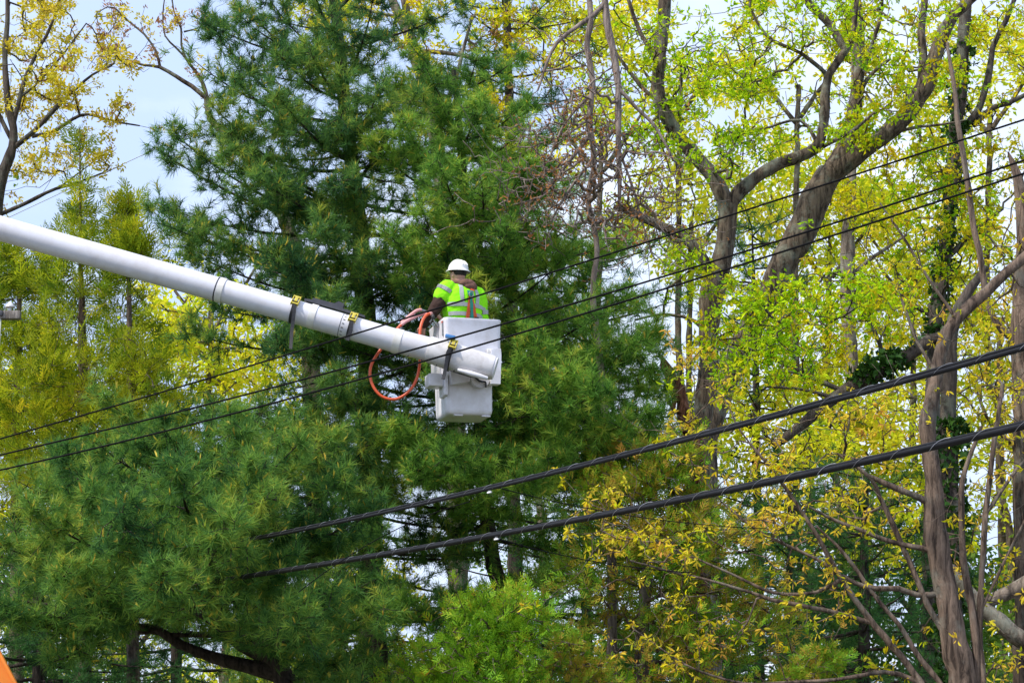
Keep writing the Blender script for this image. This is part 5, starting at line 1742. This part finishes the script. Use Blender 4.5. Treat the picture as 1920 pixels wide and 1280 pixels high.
def lashed(label, tab, Ya, Yb, rr):
    x, y, Yd = cab_pts(tab, 1920, Ya, 500, Yb, 220)
    c = carry_on(PX(x, y, Yd), 7.0)
    T, N_, B_ = frames(c)
    root = empty('lashed_cable', tuple(c[len(c) // 2]))
    tag(root, label, 'cable', 'lashed cable bundles')
    s = np.concatenate([[0], np.cumsum(np.linalg.norm(np.diff(c, axis=0), axis=1))])
    up = unit(np.cross(np.cross(T, [0, 0, 1.0]), T)); up = np.where(up[:, 2:3] < 0, -up, up)
    sd = np.cross(T, up)
    for (ou, os, r) in rr:
        wob = np.sin(s * .5 + ou * 90) * .0012
        mb = MB(); mb.tube(c + up * (ou + wob[:, None]) + sd * (os + np.cos(s * .4 + os * 70) * .0012)[:, None], r, 10)
        mb.build('cable_strand', M['cable'], root)
    # lashing wire wound round the bundle
    n = 2600
    ss = np.linspace(0, s[-1], n)
    cc = np.stack([np.interp(ss, s, c[:, k]) for k in range(3)], -1)
    uu = np.stack([np.interp(ss, s, up[:, k]) for k in range(3)], -1)
    vv = np.stack([np.interp(ss, s, sd[:, k]) for k in range(3)], -1)
    a = ss / .36 * 2 * math.pi
    R1 = max(abs(r[0]) + r[2] for r in rr) + .001
    R2 = max(abs(r[1]) + r[2] for r in rr) + .001
    mb = MB(); mb.tube(cc + uu * (np.sin(a) * R1)[:, None] + vv * (np.cos(a) * R2)[:, None], .0013, 4)
    mb.build('lashing_wire', M['lash'], root)
    return c


cu = lashed('upper thick black cable bundle lashed with spiral wire', CAB_UP, 11.0, 21.5, [(.012, .003, .010), (-.008, .009, .013), (-.006, -.011, .011)])
cw = lashed('lower thick black cable bundle lashed with spiral wire', CAB_LO, 11.0, 21.5, [(.013, .002, .010), (-.004, .011, .014), (-.009, -.010, .012)])
for (lab, c, px) in (('small pale clip on the upper lashed cable', cu, 918), ('small pale clip on the lower lashed cable', cw, 930)):
    qx, _, _ = proj(c)
    i = int(np.argmin(np.abs(qx - px)))
    d = unit(c[i + 1] - c[i - 1])
    R = np.stack([d, unit(np.cross([0, 0, 1.0], d)), np.cross(d, unit(np.cross([0, 0, 1.0], d)))], 1)
    g = MB(); g.box(c[i] + np.array([0, -.01, -.034]), .07, .012, .014, R, bev=.003)
    g.box(c[i] + np.array([0, -.008, -.02]), .02, .014, .03, R, bev=.003)
    tag(g.build('cable_clip', M['clipwhite']), lab, 'clip', 'cable clips')

# ================================================================== utility pole at the picture edge
Yp = 28.0
pb = P(-38, 700, Yp)
up_ = empty('utility_pole', (pb[0], Yp, 0)); tag(up_, 'weathered wooden utility pole arm with porcelain insulator beside the cedar', 'utility pole')
ztop = P(0, 480, Yp)[2]
g = MB(); g.tube([(pb[0], Yp, -.1), (pb[0], Yp, ztop * .6), (pb[0], Yp, ztop)], [.19, .175, .16], 18); g.build('pole', M['polewood'], up_)
arm = P(6, 589, Yp - .2)
g = MB(); g.box((arm[0] - .55, Yp - .22, arm[2] - .02), 1.55, .11, .105, bev=.01); ao = g.build('crossarm', M['polewood'], up_)
ins = P(19, 576, Yp - .22)
g = MB()
rr = [np.array([[ins[0] + math.cos(a) * r, Yp - .22 + math.sin(a) * r, ins[2] + z] for a in np.arange(20) * 2 * math.pi / 20]) for z, r in ((-.075, .018), (-.01, .02), (-.008, .05), (.0, .062), (.03, .055), (.05, .03), (.07, .02))]
g.loft(rr); g.build('insulator', M['porcelain'], ao)
g = MB(); g.tube([(pb[0] + .10, Yp - .30, arm[2] - .02), (pb[0] + .13, Yp - .30, arm[2] - .02)], .03, 10); g.build('arm_bolt', M['steel'], ao)
g = MB(); g.box(P(-1, 618, Yp - .24), .035, .03, .42, bev=.008); g.build('conduit', M['porcelain'], up_)
g = MB(); g.box(P(1, 587, Yp - .28), .06, .05, .07, bev=.01); g.build('bracket', M['black_plastic'], up_)

# ================================================================== orange machine chute in the corner
Yo = 17.0
mo = pxm(Yo)
def chute_pt(px, py, d): return P(px, py, Yo + d)
oc = empty('wood_chipper', tuple([P(-60, 1300, Yo)[0], Yo, 0])); tag(oc, 'orange painted machine hood with folded edge at the bottom corner', 'machine')
g = MB()
g.loft([np.array([chute_pt(-140, 1190, d), chute_pt(-2, 1228, d), chute_pt(60, 1345, d), chute_pt(-140, 1420, d)]) for d in (0, .5)])
g.build('hood', M['orange_paint'], oc, sm=False)
g = MB()
pa, pb2 = chute_pt(-4, 1217, -.012), chute_pt(64, 1347, -.012)
dv = unit(pb2 - pa)
R = np.stack([dv, [0, 1, 0], np.cross(dv, [0, 1, 0])], 1)
g.box((pa + pb2) / 2, np.linalg.norm(pb2 - pa), .06, .022, R, bev=.006)
g.build('folded_edge', M['orange_paint'], oc)
g = MB(); x0 = P(-60, 1380, Yo)
g.box((x0[0], Yo + .25, x0[2] / 2), .5, .45, x0[2], bev=.02); g.build('body', M['orange_paint'], oc)

print('script done', round(time.time() - T0, 1), 's; tris', TRI, 'objects', len(bpy.data.objects))
